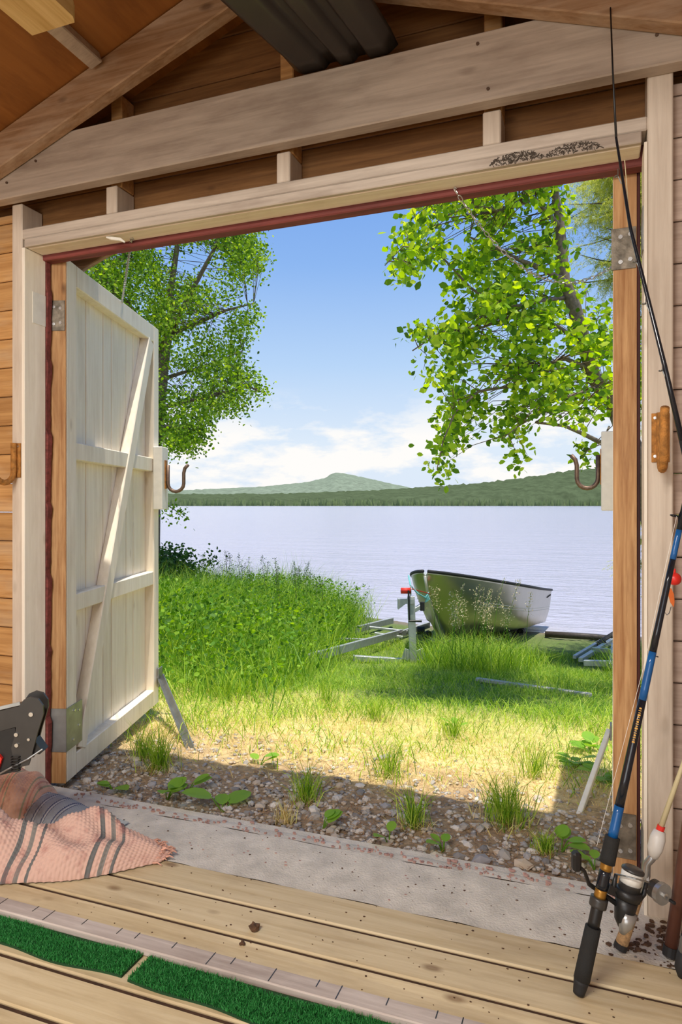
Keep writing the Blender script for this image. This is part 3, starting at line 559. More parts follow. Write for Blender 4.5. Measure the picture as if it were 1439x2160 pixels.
# ---- fishing rods
def lerp(a, b, t): return np.array(a)*(1-t)+np.array(b)*t
rb = PZ(1221, 2100, .0); rb[2] = .004; rt = PY(1439, 1090, 1.72); rd = (rt-rb)/np.linalg.norm(rt-rb); Lr = 1.9
rod = thing('fishing_rod', rb, 'black and blue fishing rod with foam grip standing on the deck', 'fishing rod')
pt = lambda s: rb+rd*s
def seg(nm, mat, s0, s1, r0, r1, par, f=None): f = f or pt; return MB().tube([f(s0+(s1-s0)*k/4) for k in range(5)], [r0+(r1-r0)*k/4 for k in range(5)], 14).build(nm, mat, par, smooth=True)
def s_at(y, px=None): # distance along the rod at image row y
    lo, hi = 0, 2.0
    for _ in range(40):
        m_ = (lo+hi)/2; q = pt(m_)-C0; yy = HZ-FPX*q[2]/np.dot(q, F); lo, hi = (m_, hi) if yy > y else (lo, m_)
    return lo
seg('butt_cap', 'rubber', 0, .03, .012, .0165, rod); seg('rear_grip', 'eva', .03, s_at(1955), .0172, .0165, rod); seg('reel_seat', 'black', s_at(1955), s_at(1905), .0125, .0125, rod)
seg('lock_ring', 'charcoal', s_at(1912), s_at(1893), .0185, .0185, rod); seg('gold_wrap', 'gold', s_at(1893), s_at(1875), .0125, .0125, rod); seg('seat_tube', 'rod_black', s_at(1875), s_at(1835), .0125, .0125, rod)
seg('gold_wrap', 'gold', s_at(1835), s_at(1815), .0128, .0128, rod); seg('fore_grip', 'eva', s_at(1820), s_at(1765), .0165, .0155, rod); seg('blue_band', 'blue_rod', s_at(1765), s_at(1700), .0108, .0105, rod)
seg('blank', 'rod_black', s_at(1702), s_at(1475), .0100, .0085, rod); seg('blue_band', 'blue_rod', s_at(1476), s_at(1375), .0088, .0082, rod); seg('blank', 'rod_black', s_at(1376), s_at(1180), .008, .0066, rod); seg('blue_band', 'blue_rod', s_at(1180), s_at(1118), .0068, .0066, rod); seg('blank', 'rod_black', s_at(1120), Lr, .0064, .003, rod)
b_ = MB(); q0 = pt(s_at(1640))-ray(1310, 1640)*.0001                     # gold lettering-like band on the blank
for k in range(16):
    q = pt(s_at(1565)+(s_at(1490)-s_at(1565))*k/16); dd = -ray(1330, 1530)/np.linalg.norm(ray(1330, 1530)); sd_ = np.cross(rd, dd); sd_ /= np.linalg.norm(sd_)
    b_.obox(q+dd*.0087, rd, sd_, dd, .0011 if k % 3 else .002, .0030-.0006*(k % 2), .0006)
b_.build('gold_decoration', 'gold', rod)
def guide(par, c, axis, out, r, mat='rod_black'):
    c, axis, out = [np.array(q, float) for q in (c, axis, out)]; side = np.cross(axis, out); side /= np.linalg.norm(side)
    b_ = MB(); m_ = c+out*(r+.008); b_.tube([m_+out*r*math.cos(a)+side*r*math.sin(a) for a in np.linspace(0, 2*math.pi, 17)], .0013, 5, cap=False); b_.tube([c+axis*.02+out*.004, m_-out*r], .0012, 5); b_.tube([c-axis*.02+out*.004, m_-out*r], .0012, 5)
    return b_.build('line_guide', mat, par)
left_out = -R-rd*np.dot(-R, rd); left_out /= np.linalg.norm(left_out)
guide(rod, pt(s_at(1382)), rd, -left_out*.6+F*-.2, .006); guide(rod, pt(s_at(1092)), rd, left_out, .009)
MB().tube([pt(s_at(1092))+left_out*.012, pt(s_at(1230))+left_out*.013, pt(s_at(1395))+left_out*.012, pt(s_at(1800))+left_out*.02+F*.02], .0005, 4).build('line', 'spool', rod)
# lures hanging on that rod's line
q = PY(1423, 1221, 1.80); o = thing('bait_float', q, 'round red fishing float hanging by the rod', 'float')
bm_ = bmesh.new(); bmesh.ops.create_uvsphere(bm_, u_segments=18, v_segments=12, radius=.0155); b_ = MB(); bm_.verts.index_update(); b_.add([np.array(v.co)+q for v in bm_.verts], [[v.index for v in f.verts] for f in bm_.faces]); bm_.free(); b_.build('ball', 'red_plastic', o, smooth=True); MB().tube([q+up*.013, q+up*.024], .003, 8).build('stem', 'red_plastic', o)
q = PY(1416, 1262, 1.80); o = thing('fishing_lure', q, 'small orange spoon lure below the red float', 'lure')
MB().prism([(0, .03), (.008, .022), (.010, .008), (.006, -.01), (0, -.022), (-.004, -.01), (-.003, .01)], q, R*.9+up*.3, up*.95-R*.3, F, .003).build('blade', 'orange', o); MB().tube([q-up*.02, q-up*.035-R*.004, q-up*.04-R*.01, q-up*.034-R*.014], .0011, 5).build('hook', 'galv', o)
# spinning reel hanging from the rod's seat, to the right
rc = pt((s_at(1905)+s_at(1835))/2); oR = R-rd*np.dot(R, rd); oR /= np.linalg.norm(oR); zf = rd
fr0 = -F-rd*np.dot(-F, rd); fr0 /= np.linalg.norm(fr0)
reel = thing('spinning_reel', rc+oR*.05, 'black and silver spinning reel with white line on the foam grip rod', 'fishing reel')
MB().bar(rc+oR*.012, rc+oR*.052-zf*.005, .012, .02, up=zf).build('foot', 'black', reel)
c = rc+oR*.058-zf*.022
MB().tube([c-zf*.05, c-zf*.035, c-zf*.01, c+zf*.012], [.006, .017, .022, .024], 18).build('body', 'black', reel, smooth=True)
MB().tube([c-zf*.060+oR*.003+fr0*.004, c-zf*.04+oR*.005+fr0*.006, c-zf*.014+oR*.006+fr0*.006], [.006, .0155, .0195], 14).build('silver_cover', 'silver', reel, smooth=True)
rt_ = MB().tube([c+zf*.012, c+zf*.022, c+zf*.03], [.027, .028, .027], 22).build('rotor', 'black', reel, smooth=True)
MB().tube([c+zf*.030, c+zf*.043, c+zf*.044], [.0225, .0225, .0235], 22).build('spool_skirt', 'charcoal', reel, smooth=True); MB().tube([c+zf*.044, c+zf*.070], .0222, 22).build('line_spool', 'spool', reel, smooth=True)
MB().tube([c+zf*.070, c+zf*.074, c+zf*.078], [.0238, .0238, .018], 22).build('spool_cap', 'charcoal', reel, smooth=True)
fr = -F-rd*np.dot(-F, rd); fr /= np.linalg.norm(fr); sd_ = np.cross(zf, fr)
for sg in (-1, 1): MB().tube([c+sd_*sg*.026+zf*.016, c+sd_*sg*.034+zf*.03, c+sd_*sg*.034+zf*.055], [.006, .0055, .004], 8).build('rotor_arm', 'black', reel, smooth=True)
MB().tube([c+zf*(.055+.012*math.sin(a))+sd_*.034*math.cos(a)+fr*.034*math.sin(a) for a in np.linspace(0, math.pi, 13)], .0018, 6).build('bail_wire', 'galv', reel)
cl_ = rc-F*.005
kb = P(1216, 1822, np.dot(rc-C0, F)-.01)
MB().tube([c-R*.02-F*.0, cl_-R*.022+F*.022-up*.004, lerp(cl_, kb, .7), kb+R*.004-up*.004], [.006, .005, .004, .004], 8).build('crank', 'black', reel, smooth=True); MB().obox(kb+up*.006, R, F, up, .009, .011, .021, bev=.005).build('crank_knob', 'black', reel)
# second rod: cork butt, white fore grip, cream blank
cb = PZ(1308, 2006, -.004); cb[2] = .002; ct = PY(1439, 1618, 1.80); 
rod2 = thing('fishing_rod', cb, 'cream ice fishing rod with cork wrapped butt and white grip', 'fishing rod')
p1 = lerp(cb, ct, .30); pA = PY(1378, 1806, 1.77); pB = PY(1392, 1752, 1.785); 
MB().tube([cb, lerp(cb, p1, .1)], .0155, 12).build('butt_cap', 'rubber', rod2); MB().tube([lerp(cb, p1, .1), lerp(cb, p1, .55), p1], [.0145, .0135, .012], 14).build('cork_grip', 'cork', rod2, smooth=True)
MB().tube([p1, lerp(p1, pA, .5), lerp(p1, pA, .8)-R*.008, pA-R*.004-up*.006, pA], [.0125, .0105, .009, .009, .009], 12).build('bent_seat', 'silver', rod2, smooth=True)
MB().tube([pA-up*.004, lerp(pA, pB, .3), lerp(pA, pB, .7), pB], [.010, .0175, .018, .013], 14).build('fore_grip', 'white_plastic', rod2, smooth=True); dct = (ct-pB)/np.linalg.norm(ct-pB)
MB().tube([pB, pB+dct*.012], .009, 12).build('red_ring', 'red_plastic', rod2); MB().tube([pB+dct*.012, ct, ct+dct*.35], [.0065, .005, .002], 10).build('blank', 'cream', rod2, smooth=True)
q = PY(1392, 1882, 1.745); o = thing('fly_reel', q, 'small grey disc reel behind the spinning reel', 'fishing reel')
dn = (-F*.9+R*.35); dn /= np.linalg.norm(dn); MB().tube([q, q+dn*.012], .0245, 24).build('side_disc', 'silver', o); MB().tube([q+dn*.012, q+dn*.018], .006, 12).build('hub', 'chrome', o); MB().tube([q-dn*.02, q], .021, 20).build('drum', 'charcoal', o); MB().tube([q+R*.014+dn*.012-up*.012, q+R*.014+dn*.026-up*.012], .004, 8).build('crank_knob', 'black', o); MB().bar(q-dn*.01-R*.02, p1*.4+pA*.6, .008, .008).build('foot', 'silver', o)
# third: dark rod leaning across the corner, tip at the tie beam
T = [PY(1288, 16, 1.808), PY(1293, 150, 1.808), PY(1300, 290, 1.806), PY(1330, 480, 1.80), PY(1366, 625, 1.79), PY(1402, 770, 1.775), PY(1439, 930, 1.76)]
dd = T[-1]-T[-2]; dd /= np.linalg.norm(dd); bt = T[-1]+dd*((T[-1][2]-.004)/-dd[2]); T.append(lerp(T[-1], bt, .5)); T.append(bt)
bt[0] = min(bt[0], BX1-.05); rod3 = thing('fishing_rod', bt, 'dark glossy fishing rod leaning across the right stud to the beam', 'fishing rod')
MB().tube(T[:3], [.0018, .0022, .003], 8).build('tip', 'black', rod3, smooth=True); MB().tube(T[2:7], [.003, .0040, .0048, .0056, .0066], 12).build('blank', 'rod_black', rod3, smooth=True); MB().tube(T[6:], [.0068, .0105, .0125], 12).build('grip', 'eva', rod3, smooth=True)
for px, py, Y in ((1308, 372, 1.804), (1347, 553, 1.796), (1367, 641, 1.788), (1402, 782, 1.774)):
    guide(rod3, PY(px+3, py, Y), dd, -R, .004, 'galv')
MB().tube([PY(1318, 338, 1.815), PY(1328, 460, 1.805)], .0011, 5).build('line', 'cream', rod3)
# brown pole and black handle end at the far right
q = PZ(1413, 2018, .0); t_ = PY(1446, 1780, 1.80); o = thing('brown_pole', q, 'red-brown pole with a black foot in the right corner', 'pole'); MB().tube([q+up*.002, lerp(q, t_, .09)], .0165, 14).build('foot', 'rubber', o); MB().tube([lerp(q, t_, .09), t_, t_+(t_-q)*3], [.0145, .014, .012], 14).build('shaft', 'brown_pole', o, smooth=True)
q = PZ(1440, 2062, .0); o = thing('landing_net_handle', q, 'black handle end with a grey band at the right edge', 'handle'); MB().tube([q+up*.002, q+up*.02, q+up*.055+R*.008], [.010, .017, .018], 14).build('end_cap', 'rubber', o, smooth=True); MB().tube([q+up*.055+R*.008, q+up*.09+R*.014], .0165, 14).build('band', 'galv', o); MB().tube([q+up*.09+R*.014, q+up*1.0+R*.2], .0155, 14).build('shaft', 'rod_black', o)
# dirt and small litter
def litter(name, cnt, fx, label, cat, mat, s0, s1, hz=.4, z0=.0):
    b_ = MB()
    for _ in range(cnt):
        x, y = fx(); s_ = rng.uniform(s0, s1); N = 5; a0 = rng.uniform(0, 6)
        pl = [(math.cos(a0+6.28*i/N)*s_*rng.uniform(.5, 1.3), math.sin(a0+6.28*i/N)*s_*rng.uniform(.4, 1)) for i in range(N)]; b_.prism(pl, (x, y, z0), (1, 0, 0), (0, 1, 0), up, s_*hz)
    o = b_.build(name, mat); tag(o, label, cat, kind='stuff')
litter('leaf_litter', 240, lambda: (rng.normal(.20, .07), min(1.9, max(1.72, rng.normal(1.80, .05)))), 'dark crumbs and dead leaves in the right corner of the sill', 'litter', 'soil', .002, .009, .5, -.004)
litter('pebble_litter', 60, lambda: (rng.normal(.22, .06), min(1.9, max(1.73, rng.normal(1.78, .04)))), 'small pebbles in the right corner of the sill', 'litter', 'stone', .002, .007, .7, -.003)
litter('deck_crumbs', 170, lambda: (rng.uniform(-1.3, .4), rng.choice([1.712, 1.588, 1.464])-rng.uniform(.005, .11)), 'specks of dirt scattered over the deck boards', 'litter', 'soil', .0012, .0035, .3, .0003)
litter('sill_crumbs', 90, lambda: (rng.uniform(-1.6, .2), rng.uniform(1.74, 1.95)), 'dark specks scattered on the concrete sill', 'litter', 'soil', .0012, .004, .3, -.0035)
for px, py, s_ in ((537, 1962, .013), (511, 1993, .007)):
    q = PZ(px, py, .0); b_ = MB(); bm_ = bmesh.new(); bmesh.ops.create_icosphere(bm_, subdivisions=2, radius=s_)
    for v in bm_.verts: v.co *= 1+.35*math.sin(v.co.x*400+v.co.y*300+v.co.z*250)
    bm_.verts.index_update(); b_.add([np.array(v.co)*np.array((1, 1, .7))+q+up*s_*.62 for v in bm_.verts], [[v.index for v in f.verts] for f in bm_.faces]); bm_.free()
    tag(b_.build('dirt_clod', 'soil', origin=q), 'larger brown dirt clod on the deck' if s_ > .01 else 'smaller dark dirt clod on the deck', 'dirt')

# ================================================================== OUTDOORS
# ---- ground
xs = np.concatenate([np.linspace(-16, -4.2, 50), np.linspace(-4.1, 2.2, 130), np.linspace(2.3, 12, 40)]); ys = np.concatenate([np.linspace(2.03, 5, 75), np.linspace(5.05, 13.6, 90)])
Xg, Yg = np.meshgrid(xs, ys, indexing='ij'); Zg = ground(Xg, Yg)+rng.normal(0, .004, Xg.shape); G = np.stack([Xg, Yg, Zg], 2)
def ground_mat():
    m, nt, n, l, b = new_mat('yard_ground'); tc = n.new('ShaderNodeTexCoord'); sp = n.new('ShaderNodeSeparateXYZ'); l.new(tc.outputs['Object'], sp.inputs[0])
    nz = n.new('ShaderNodeTexNoise'); nz.inputs['Scale'].default_value = 2.6; nz.inputs['Detail'].default_value = 6; l.new(tc.outputs['Object'], nz.inputs[0])
    ma = n.new('ShaderNodeMath'); ma.operation = 'MULTIPLY_ADD'; ma.inputs[1].default_value = 1.1; l.new(nz.outputs[0], ma.inputs[0]); l.new(sp.outputs['Y'], ma.inputs[2])
    mr = n.new('ShaderNodeMapRange'); mr.inputs['From Min'].default_value = 2.5; mr.inputs['From Max'].default_value = 12.5; l.new(ma.outputs[0], mr.inputs[0])
    r = n.new('ShaderNodeValToRGB'); l.new(mr.outputs[0], r.inputs[0]); el = r.color_ramp.elements
    seq = [(0, (150, 128, 104)), (.06, (168, 142, 108)), (.10, (216, 192, 136)), (.20, (196, 192, 106)), (.27, (112, 128, 56)), (.8, (98, 116, 56)), (.9, (120, 108, 92))]
    while len(el) < len(seq): el.new(.5)
    for i, (p, c) in enumerate(seq): el[i].position = p; el[i].color = (*lin(c), 1)
    n2 = n.new('ShaderNodeTexNoise'); n2.inputs['Scale'].default_value = 45; n2.inputs['Detail'].default_value = 5; l.new(tc.outputs['Object'], n2.inputs[0])
    mm = n.new('ShaderNodeMixRGB'); mm.blend_type = 'OVERLAY'; mm.inputs[0].default_value = .8; l.new(r.outputs[0], mm.inputs[1]); l.new(n2.outputs[0], mm.inputs[2]); l.new(mm.outputs[0], b.inputs['Base Color']); b.inputs['Roughness'].default_value = .95
    bp = n.new('ShaderNodeBump'); bp.inputs['Strength'].default_value = .9; bp.inputs['Distance'].default_value = .015; l.new(n2.outputs[0], bp.inputs['Height']); l.new(bp.outputs[0], b.inputs['Normal'])
    return m
M['ground'] = ground_mat()
gr = MB().grid(G).build('ground', 'ground', smooth=True); tag(gr, 'sloping yard of gravel and grass down to the lake', 'ground', kind='structure')
# ---- lake
def water_mat():
    m, nt, n, l, b = new_mat('lake_water'); tc = n.new('ShaderNodeTexCoord')
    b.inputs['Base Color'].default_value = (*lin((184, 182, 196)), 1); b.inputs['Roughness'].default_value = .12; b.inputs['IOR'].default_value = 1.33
    hs = []
    for sc_, ht in (((.5, 2.2, 1), .5), ((1.6, 7., 1), .3), ((.05, .25, 1), 1.)):
        mp = n.new('ShaderNodeMapping'); mp.inputs['Scale'].default_value = sc_; mp.inputs['Rotation'].default_value = (0, 0, -.36); l.new(tc.outputs['Object'], mp.inputs[0])
        nz = n.new('ShaderNodeTexNoise'); nz.inputs['Scale'].default_value = 1.6; nz.inputs['Detail'].default_value = 4; l.new(mp.outputs[0], nz.inputs[0])
        ml = n.new('ShaderNodeMath'); ml.operation = 'MULTIPLY'; ml.inputs[1].default_value = ht; l.new(nz.outputs[0], ml.inputs[0]); hs.append(ml)
    a = n.new('ShaderNodeMath'); a.operation = 'ADD'; l.new(hs[0].outputs[0], a.inputs[0]); l.new(hs[1].outputs[0], a.inputs[1]); a2 = n.new('ShaderNodeMath'); a2.operation = 'ADD'; l.new(a.outputs[0], a2.inputs[0]); l.new(hs[2].outputs[0], a2.inputs[1])
    bp = n.new('ShaderNodeBump'); bp.inputs['Strength'].default_value = 1.0; bp.inputs['Distance'].default_value = .22; l.new(a2.outputs[0], bp.inputs['Height']); l.new(bp.outputs[0], b.inputs['Normal'])
    return m
M['water'] = water_mat()
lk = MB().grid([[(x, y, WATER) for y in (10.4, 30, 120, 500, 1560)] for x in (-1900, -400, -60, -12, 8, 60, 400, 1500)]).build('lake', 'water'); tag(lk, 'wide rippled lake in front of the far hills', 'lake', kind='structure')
# ---- far hills (ridge line read off the horizon, real distance and depth)
def hill(name, D, prof, depth, label, col, seed):
    r = np.random.default_rng(seed); xs = np.arange(prof[0][0], prof[-1][0]+1, 6.); ph = np.interp(xs, [p[0] for p in prof], [p[1] for p in prof]); G = []
    for k, (f, hf) in enumerate(((0, -.02), (.06, .25), (.16, .42), (.35, .62), (.62, .84), (1, 1.0), (1.5, .8), (2.2, .2))):
        row = []
        for x, y in zip(xs, ph):
            z = D+depth*f; top = (HZ-y)/FPX*(D+depth)+H; q = C0+ (F+R*((x-CX)/FPX))*z
            row.append((q[0], q[1], (WATER-.3)*(1-hf)+top*hf+(r.normal()*1.2 if k > 0 else 0)))
        G.append(row)
    m, nt, n, l, b = new_mat(name+'_forest'); tc = n.new('ShaderNodeTexCoord'); nz = n.new('ShaderNodeTexNoise'); nz.inputs['Scale'].default_value = .035; nz.inputs['Detail'].default_value = 8; nz.inputs['Roughness'].default_value = .7; l.new(tc.outputs['Object'], nz.inputs[0])
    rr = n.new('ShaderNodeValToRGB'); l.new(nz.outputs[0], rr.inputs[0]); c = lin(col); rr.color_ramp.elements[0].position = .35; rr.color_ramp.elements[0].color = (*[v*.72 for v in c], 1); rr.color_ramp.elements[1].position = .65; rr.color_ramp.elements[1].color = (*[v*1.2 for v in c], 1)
    l.new(rr.outputs[0], b.inputs['Base Color']); b.inputs['Roughness'].default_value = 1; b.inputs['Specular IOR Level'].default_value = 0
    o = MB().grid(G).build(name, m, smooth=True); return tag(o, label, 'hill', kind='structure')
hill('hill_far', 3000, [(-900, 1030), (0, 1038), (350, 1035), (480, 1030), (560, 1026), (640, 1018), (672, 1012), (690, 1006), (700, 999), (712, 997), (740, 1001), (780, 1010), (830, 1021), (870, 1030), (940, 1040), (2500, 1046)], 700, 'pale distant hill with a blunt summit beyond the lake', (124, 136, 116), 1)  # distance haze is put into this paler, greyer base colour
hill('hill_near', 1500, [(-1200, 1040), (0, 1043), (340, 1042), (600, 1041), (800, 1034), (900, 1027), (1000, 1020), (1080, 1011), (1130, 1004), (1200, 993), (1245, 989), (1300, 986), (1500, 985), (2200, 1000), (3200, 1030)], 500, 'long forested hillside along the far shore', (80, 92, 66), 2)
V = []; T = []; r = np.random.default_rng(5); N = 5200
px = r.uniform(-700, 2300, N); D = 1490+r.uniform(0, 1, N)**1.5*260; base = C0+(F[None]+R[None]*((px-CX)/FPX)[:, None])*D[:, None]; base[:, 2] = WATER+np.clip((D-1500)/500*18, 0, 30); hh = r.uniform(7, 17, N); rad = hh*r.uniform(.16, .3, N)
k5 = np.arange(5)*2*np.pi/5
ring = base[:, None, :]+np.stack([np.cos(k5), np.sin(k5), np.zeros(5)], 1)[None]*rad[:, None, None]; tip = base+np.stack([np.zeros(N), np.zeros(N), hh], 1)
V = np.concatenate([ring, tip[:, None]], 1).reshape(-1, 3); T = (np.arange(N)[:, None, None]*6+np.array([[i, (i+1) % 5, 5] for i in range(5)])[None]).reshape(-1, 3)
o = big('shore_forest', V, T, 3, 'far_forest', None, 'stuff'); tag(o, 'dark conifer forest lining the far shore', 'forest')

# ---- gravel: single pebbles plus finer gravel
stone_me = []
for k in range(5):
    bm_ = bmesh.new(); bmesh.ops.create_icosphere(bm_, subdivisions=1, radius=1); r = np.random.default_rng(k)
    for v in bm_.verts: v.co = Vector((v.co.x*(1+r.uniform(-.22, .22)), v.co.y*(.8+r.uniform(-.2, .2)), v.co.z*(.5+r.uniform(-.12, .12))))
    me = bpy.data.meshes.new('stone'); bm_.to_mesh(me); bm_.free(); me.materials.append(M['stone']); stone_me.append(me)
def gravel_y(x): return 2.06+abs(rng.normal())*.33
for k in range(290):
    x = rng.uniform(-2.0, .35); y = gravel_y(x)
    if y > 2.95: continue
    s_ = rng.uniform(.011, .024)*(1 if k % 9 else 1.45); o = bpy.data.objects.new('stone', stone_me[k % 5]); COL.objects.link(o); o.parent = gr; o.location = (x, y, float(ground(x, y))+s_*.2); o.scale = (s_, s_, s_); o.rotation_euler = (rng.uniform(-.3, .3), rng.uniform(-.3, .3), rng.uniform(0, 6.28))
bm_ = bmesh.new(); bmesh.ops.create_icosphere(bm_, subdivisions=1, radius=1); bm_.verts.index_update(); IV = np.array([v.co for v in bm_.verts]); IT = np.array([[v.index for v in f.verts] for f in bm_.faces]); bm_.free()
N = 5200; x = rng.uniform(-2.6, .9, N); y = 2.05+np.abs(rng.normal(size=N))*.36; s_ = rng.uniform(.004, .012, N)
A = rng.uniform(0, 6.28, N); J = 1+rng.uniform(-.25, .25, (N, len(IV), 1)); ca, sa = np.cos(A)[:, None], np.sin(A)[:, None]; v = IV[None]*J*np.array((1.15, .85, .55)); v = np.stack([v[..., 0]*ca-v[..., 1]*sa, v[..., 0]*sa+v[..., 1]*ca, v[..., 2]], 2)*s_[:, None, None]
v = v+np.stack([x, y, ground(x, y)+s_*.15], 1)[:, None]; big('fine_gravel', v.reshape(-1, 3), (np.arange(N)[:, None, None]*len(IV)+IT[None]).reshape(-1, 3), 3, 'stone', gr, 'stuff')
# ---- brown needles and dead grass strewn over the gravel
N = 7000; x = rng.uniform(-2.1, .5, N); y = 2.05+np.abs(rng.normal(size=N))*.35; B = np.stack([x, y, ground(x, y)+.006], 1); V, T = blades(B, rng.uniform(.004, .012, N), rng.uniform(.0012, .0026, N), rng.uniform(1.5, 4., N), 15, .2); o = big('needle_litter', V, T, 3, 'litter', None, 'stuff'); tag(o, 'brown needles and dead grass strewn over the gravel', 'litter')
# ---- grasses (nobody could count them)
def scatter(n_, x0, x1, y0, y1, dens, seed):
    r = np.random.default_rng(seed); x = r.uniform(x0, x1, n_); y = r.uniform(y0, y1, n_); k = r.uniform(0, 1, n_) < dens(x, y); x, y = x[k], y[k]; return np.stack([x, y, ground(x, y)-.004], 1), r
def patch(x, y, f, s=0): return .5+.5*np.sin(x*f+1.3*np.sin(y*f*.8+s)+s)*np.sin(y*f*1.1+1.7*np.sin(x*f*.7)+s*2)
B, r = scatter(52000, -2.6, 2.0, 2.35, 4.4, lambda x, y: smooth(2.4, 2.9, y)*(1-.6*smooth(3.8, 4.4, y))*(.35+.65*patch(x, y, 5)), 11); N = len(B)
V, T = blades(B, r.uniform(.015, .06, N), r.uniform(.0015, .003, N), r.uniform(.4, 1.8, N), 12, .8); o = big('dry_grass', V, T, 3, 'straw', None, 'stuff'); tag(o, 'sunlit dry straw and moss between gravel and lawn', 'grass')
B, r = scatter(230000, -5, 4.5, 2.5, 8.6, lambda x, y: (.38+.62*smooth(3.2, 4.2, y+.4*np.sin(x*2.1)))*smooth(2.5, 3.1, y)*(.3+.7*patch(x, y, 3.2, 1)), 21); N = len(B)
V, T = blades(B, r.uniform(.04, .15, N)*(.45+.75*patch(B[:, 0], B[:, 1], 2.3, 2)), r.uniform(.002, .005, N), r.uniform(.3, 1.7, N), 22); o = big('lawn_grass', V, T, 3, 'grass', None, 'stuff'); tag(o, 'short green lawn grass in front of the boat', 'grass')
# tall meadow at the left and by the boat
def in_bank(x, y): return smooth(-1.5-.24*(y-3.4), -2.1-.24*(y-3.4), x)*smooth(3.3, 4.0, y)*(1-smooth(10.2, 11.0, y))
B, r = scatter(70000, -9, -1.2, 3.2, 10.8, lambda x, y: in_bank(x, y)*.9, 31); N = len(B); hs = r.uniform(.15, .66, N)*(.5+.5*smooth(3.6, 6, B[:, 1])+.35*smooth(-2.6, -5.0, B[:, 0])*smooth(5, 7, B[:, 1]))*(.7+.6*patch(B[:, 0], B[:, 1], 2.1, 5))
V, T = blades(B, hs, r.uniform(.004, .008, N), r.uniform(.1, 1.1, N), 32); o = big('tall_grass', V, T, 3, 'tallgrass', None, 'stuff'); tag(o, 'tall lush grass thicket on the left bank', 'grass')
B, r = scatter(52000, -8, -1.2, 3.3, 10.6, lambda x, y: in_bank(x, y)*(.25+.75*patch(x, y, 1.6, 4)), 41); N = len(B); B[:, 2] += r.uniform(.08, .55, N)
V, T = leaves(B, r.uniform(.018, .05, N), 42, .05); o = big('herb_leaves', V, T, 3, 'herb', None, 'stuff'); tag(o, 'broad herb leaves mixed into the left thicket', 'herbs')
B, r = scatter(70000, -2.6, 5.0, 5.0, 8.9, lambda x, y: smooth(.55, .8, patch(x, y, 1.5, .3)+.45*np.exp(-((x+1.0)**2+(y-7.0)**2)/.35)-.5*smooth(-1.4, -1.9, x)+.25*smooth(.5, 1.6, x))*.9, 51); N = len(B)
V, T = blades(B, r.uniform(.12, .46, N), r.uniform(.003, .006, N), r.uniform(.2, 1.3, N), 52); o = big('boatside_grass', V, T, 3, 'grass', None, 'stuff'); tag(o, 'knee high sunny grass around the boat trailer', 'grass')
# seed stalks: each a thing with stalk and head
def stalk(q, h_, lean, label, group, mat='seed', dark=False, seed=0):
    r = np.random.default_rng(seed); o = thing('seed_grass', q, label, 'grass stalk', group); a = r.uniform(0, 6.28); d = np.array((math.cos(a), math.sin(a), 0))*lean
    pts = [q+up*h_*t+d*h_*t*t for t in np.linspace(0, 1, 6)]; MB().tube(pts, [.004, .0036, .003, .0026, .002, .0014], 5).build('stem', 'herb' if not dark else 'twig', o)
    n_ = 70; t = r.uniform(.66, 1.0, n_); c = np.array([q+up*h_*s+d*h_*s*s for s in t])+r.normal(0, 1, (n_, 3))*np.array((.034, .034, .02))*(1.15-t[:, None])*2.2
    V, T = leaves(c, r.uniform(.009, .02, n_), seed, -.3); big('seed_head', V, T, 3, mat, o)
for k in range(24):
    px_ = rng.normal(1010, 46); py_ = rng.uniform(1388, 1425); q = PG(px_, py_); stalk(q, rng.uniform(.55, .98), rng.uniform(.05, .3), 'tall pale seed grass stalk in front of the boat', 'seed grasses in front of the boat', seed=100+k)
for k in range(64):
    px_ = rng.uniform(345, 700); Y = rng.uniform(7.5, 9.8); q = PY(px_, 1250, Y); q[2] = ground(q[0], q[1]); topy = np.interp(px_, [345, 420, 560, 640, 700], [1165, 1160, 1165, 1180, 1240])+rng.uniform(0, 60); h_ = max(.35, P(px_, topy, np.dot(q-C0, F))[2]-q[2])
    stalk(q, min(h_, 1.5), rng.uniform(.02, .15), 'thin dark seed stalk rising against the lake', 'dark seed stalks on the left bank', 'dark_leaf', True, 200+k)
# willow bush by the water at the left
q = PY(352, 1250, 8.6); q[2] = ground(q[0], q[1]); o = thing('willow_bush', q, 'dark leafy willow bush by the water beside the left door', 'bush'); b_ = MB(); cs = []
for k in range(46):
    e_ = q+np.array((rng.normal(-.1, .5), rng.normal(0, .35), rng.uniform(.35, .98))); e_[2] -= .35*max(0, e_[0]-q[0]); m_ = lerp(q, e_, .5)+rng.normal(0, .05, 3); b_.tube([q+rng.normal(0, .04, 3)*np.array((1, 1, 0)), m_, e_], [.008, .005, .002], 5); cs += [lerp(m_, e_, t)+rng.normal(0, .07, 3) for t in rng.uniform(0, 1.05, 120)]
b_.build('stems', 'twig', o); V, T = leaves(np.array(cs), rng.uniform(.04, .075, len(cs)), 61, .0); big('foliage', V, T, 3, 'dark_leaf', o, 'stuff')
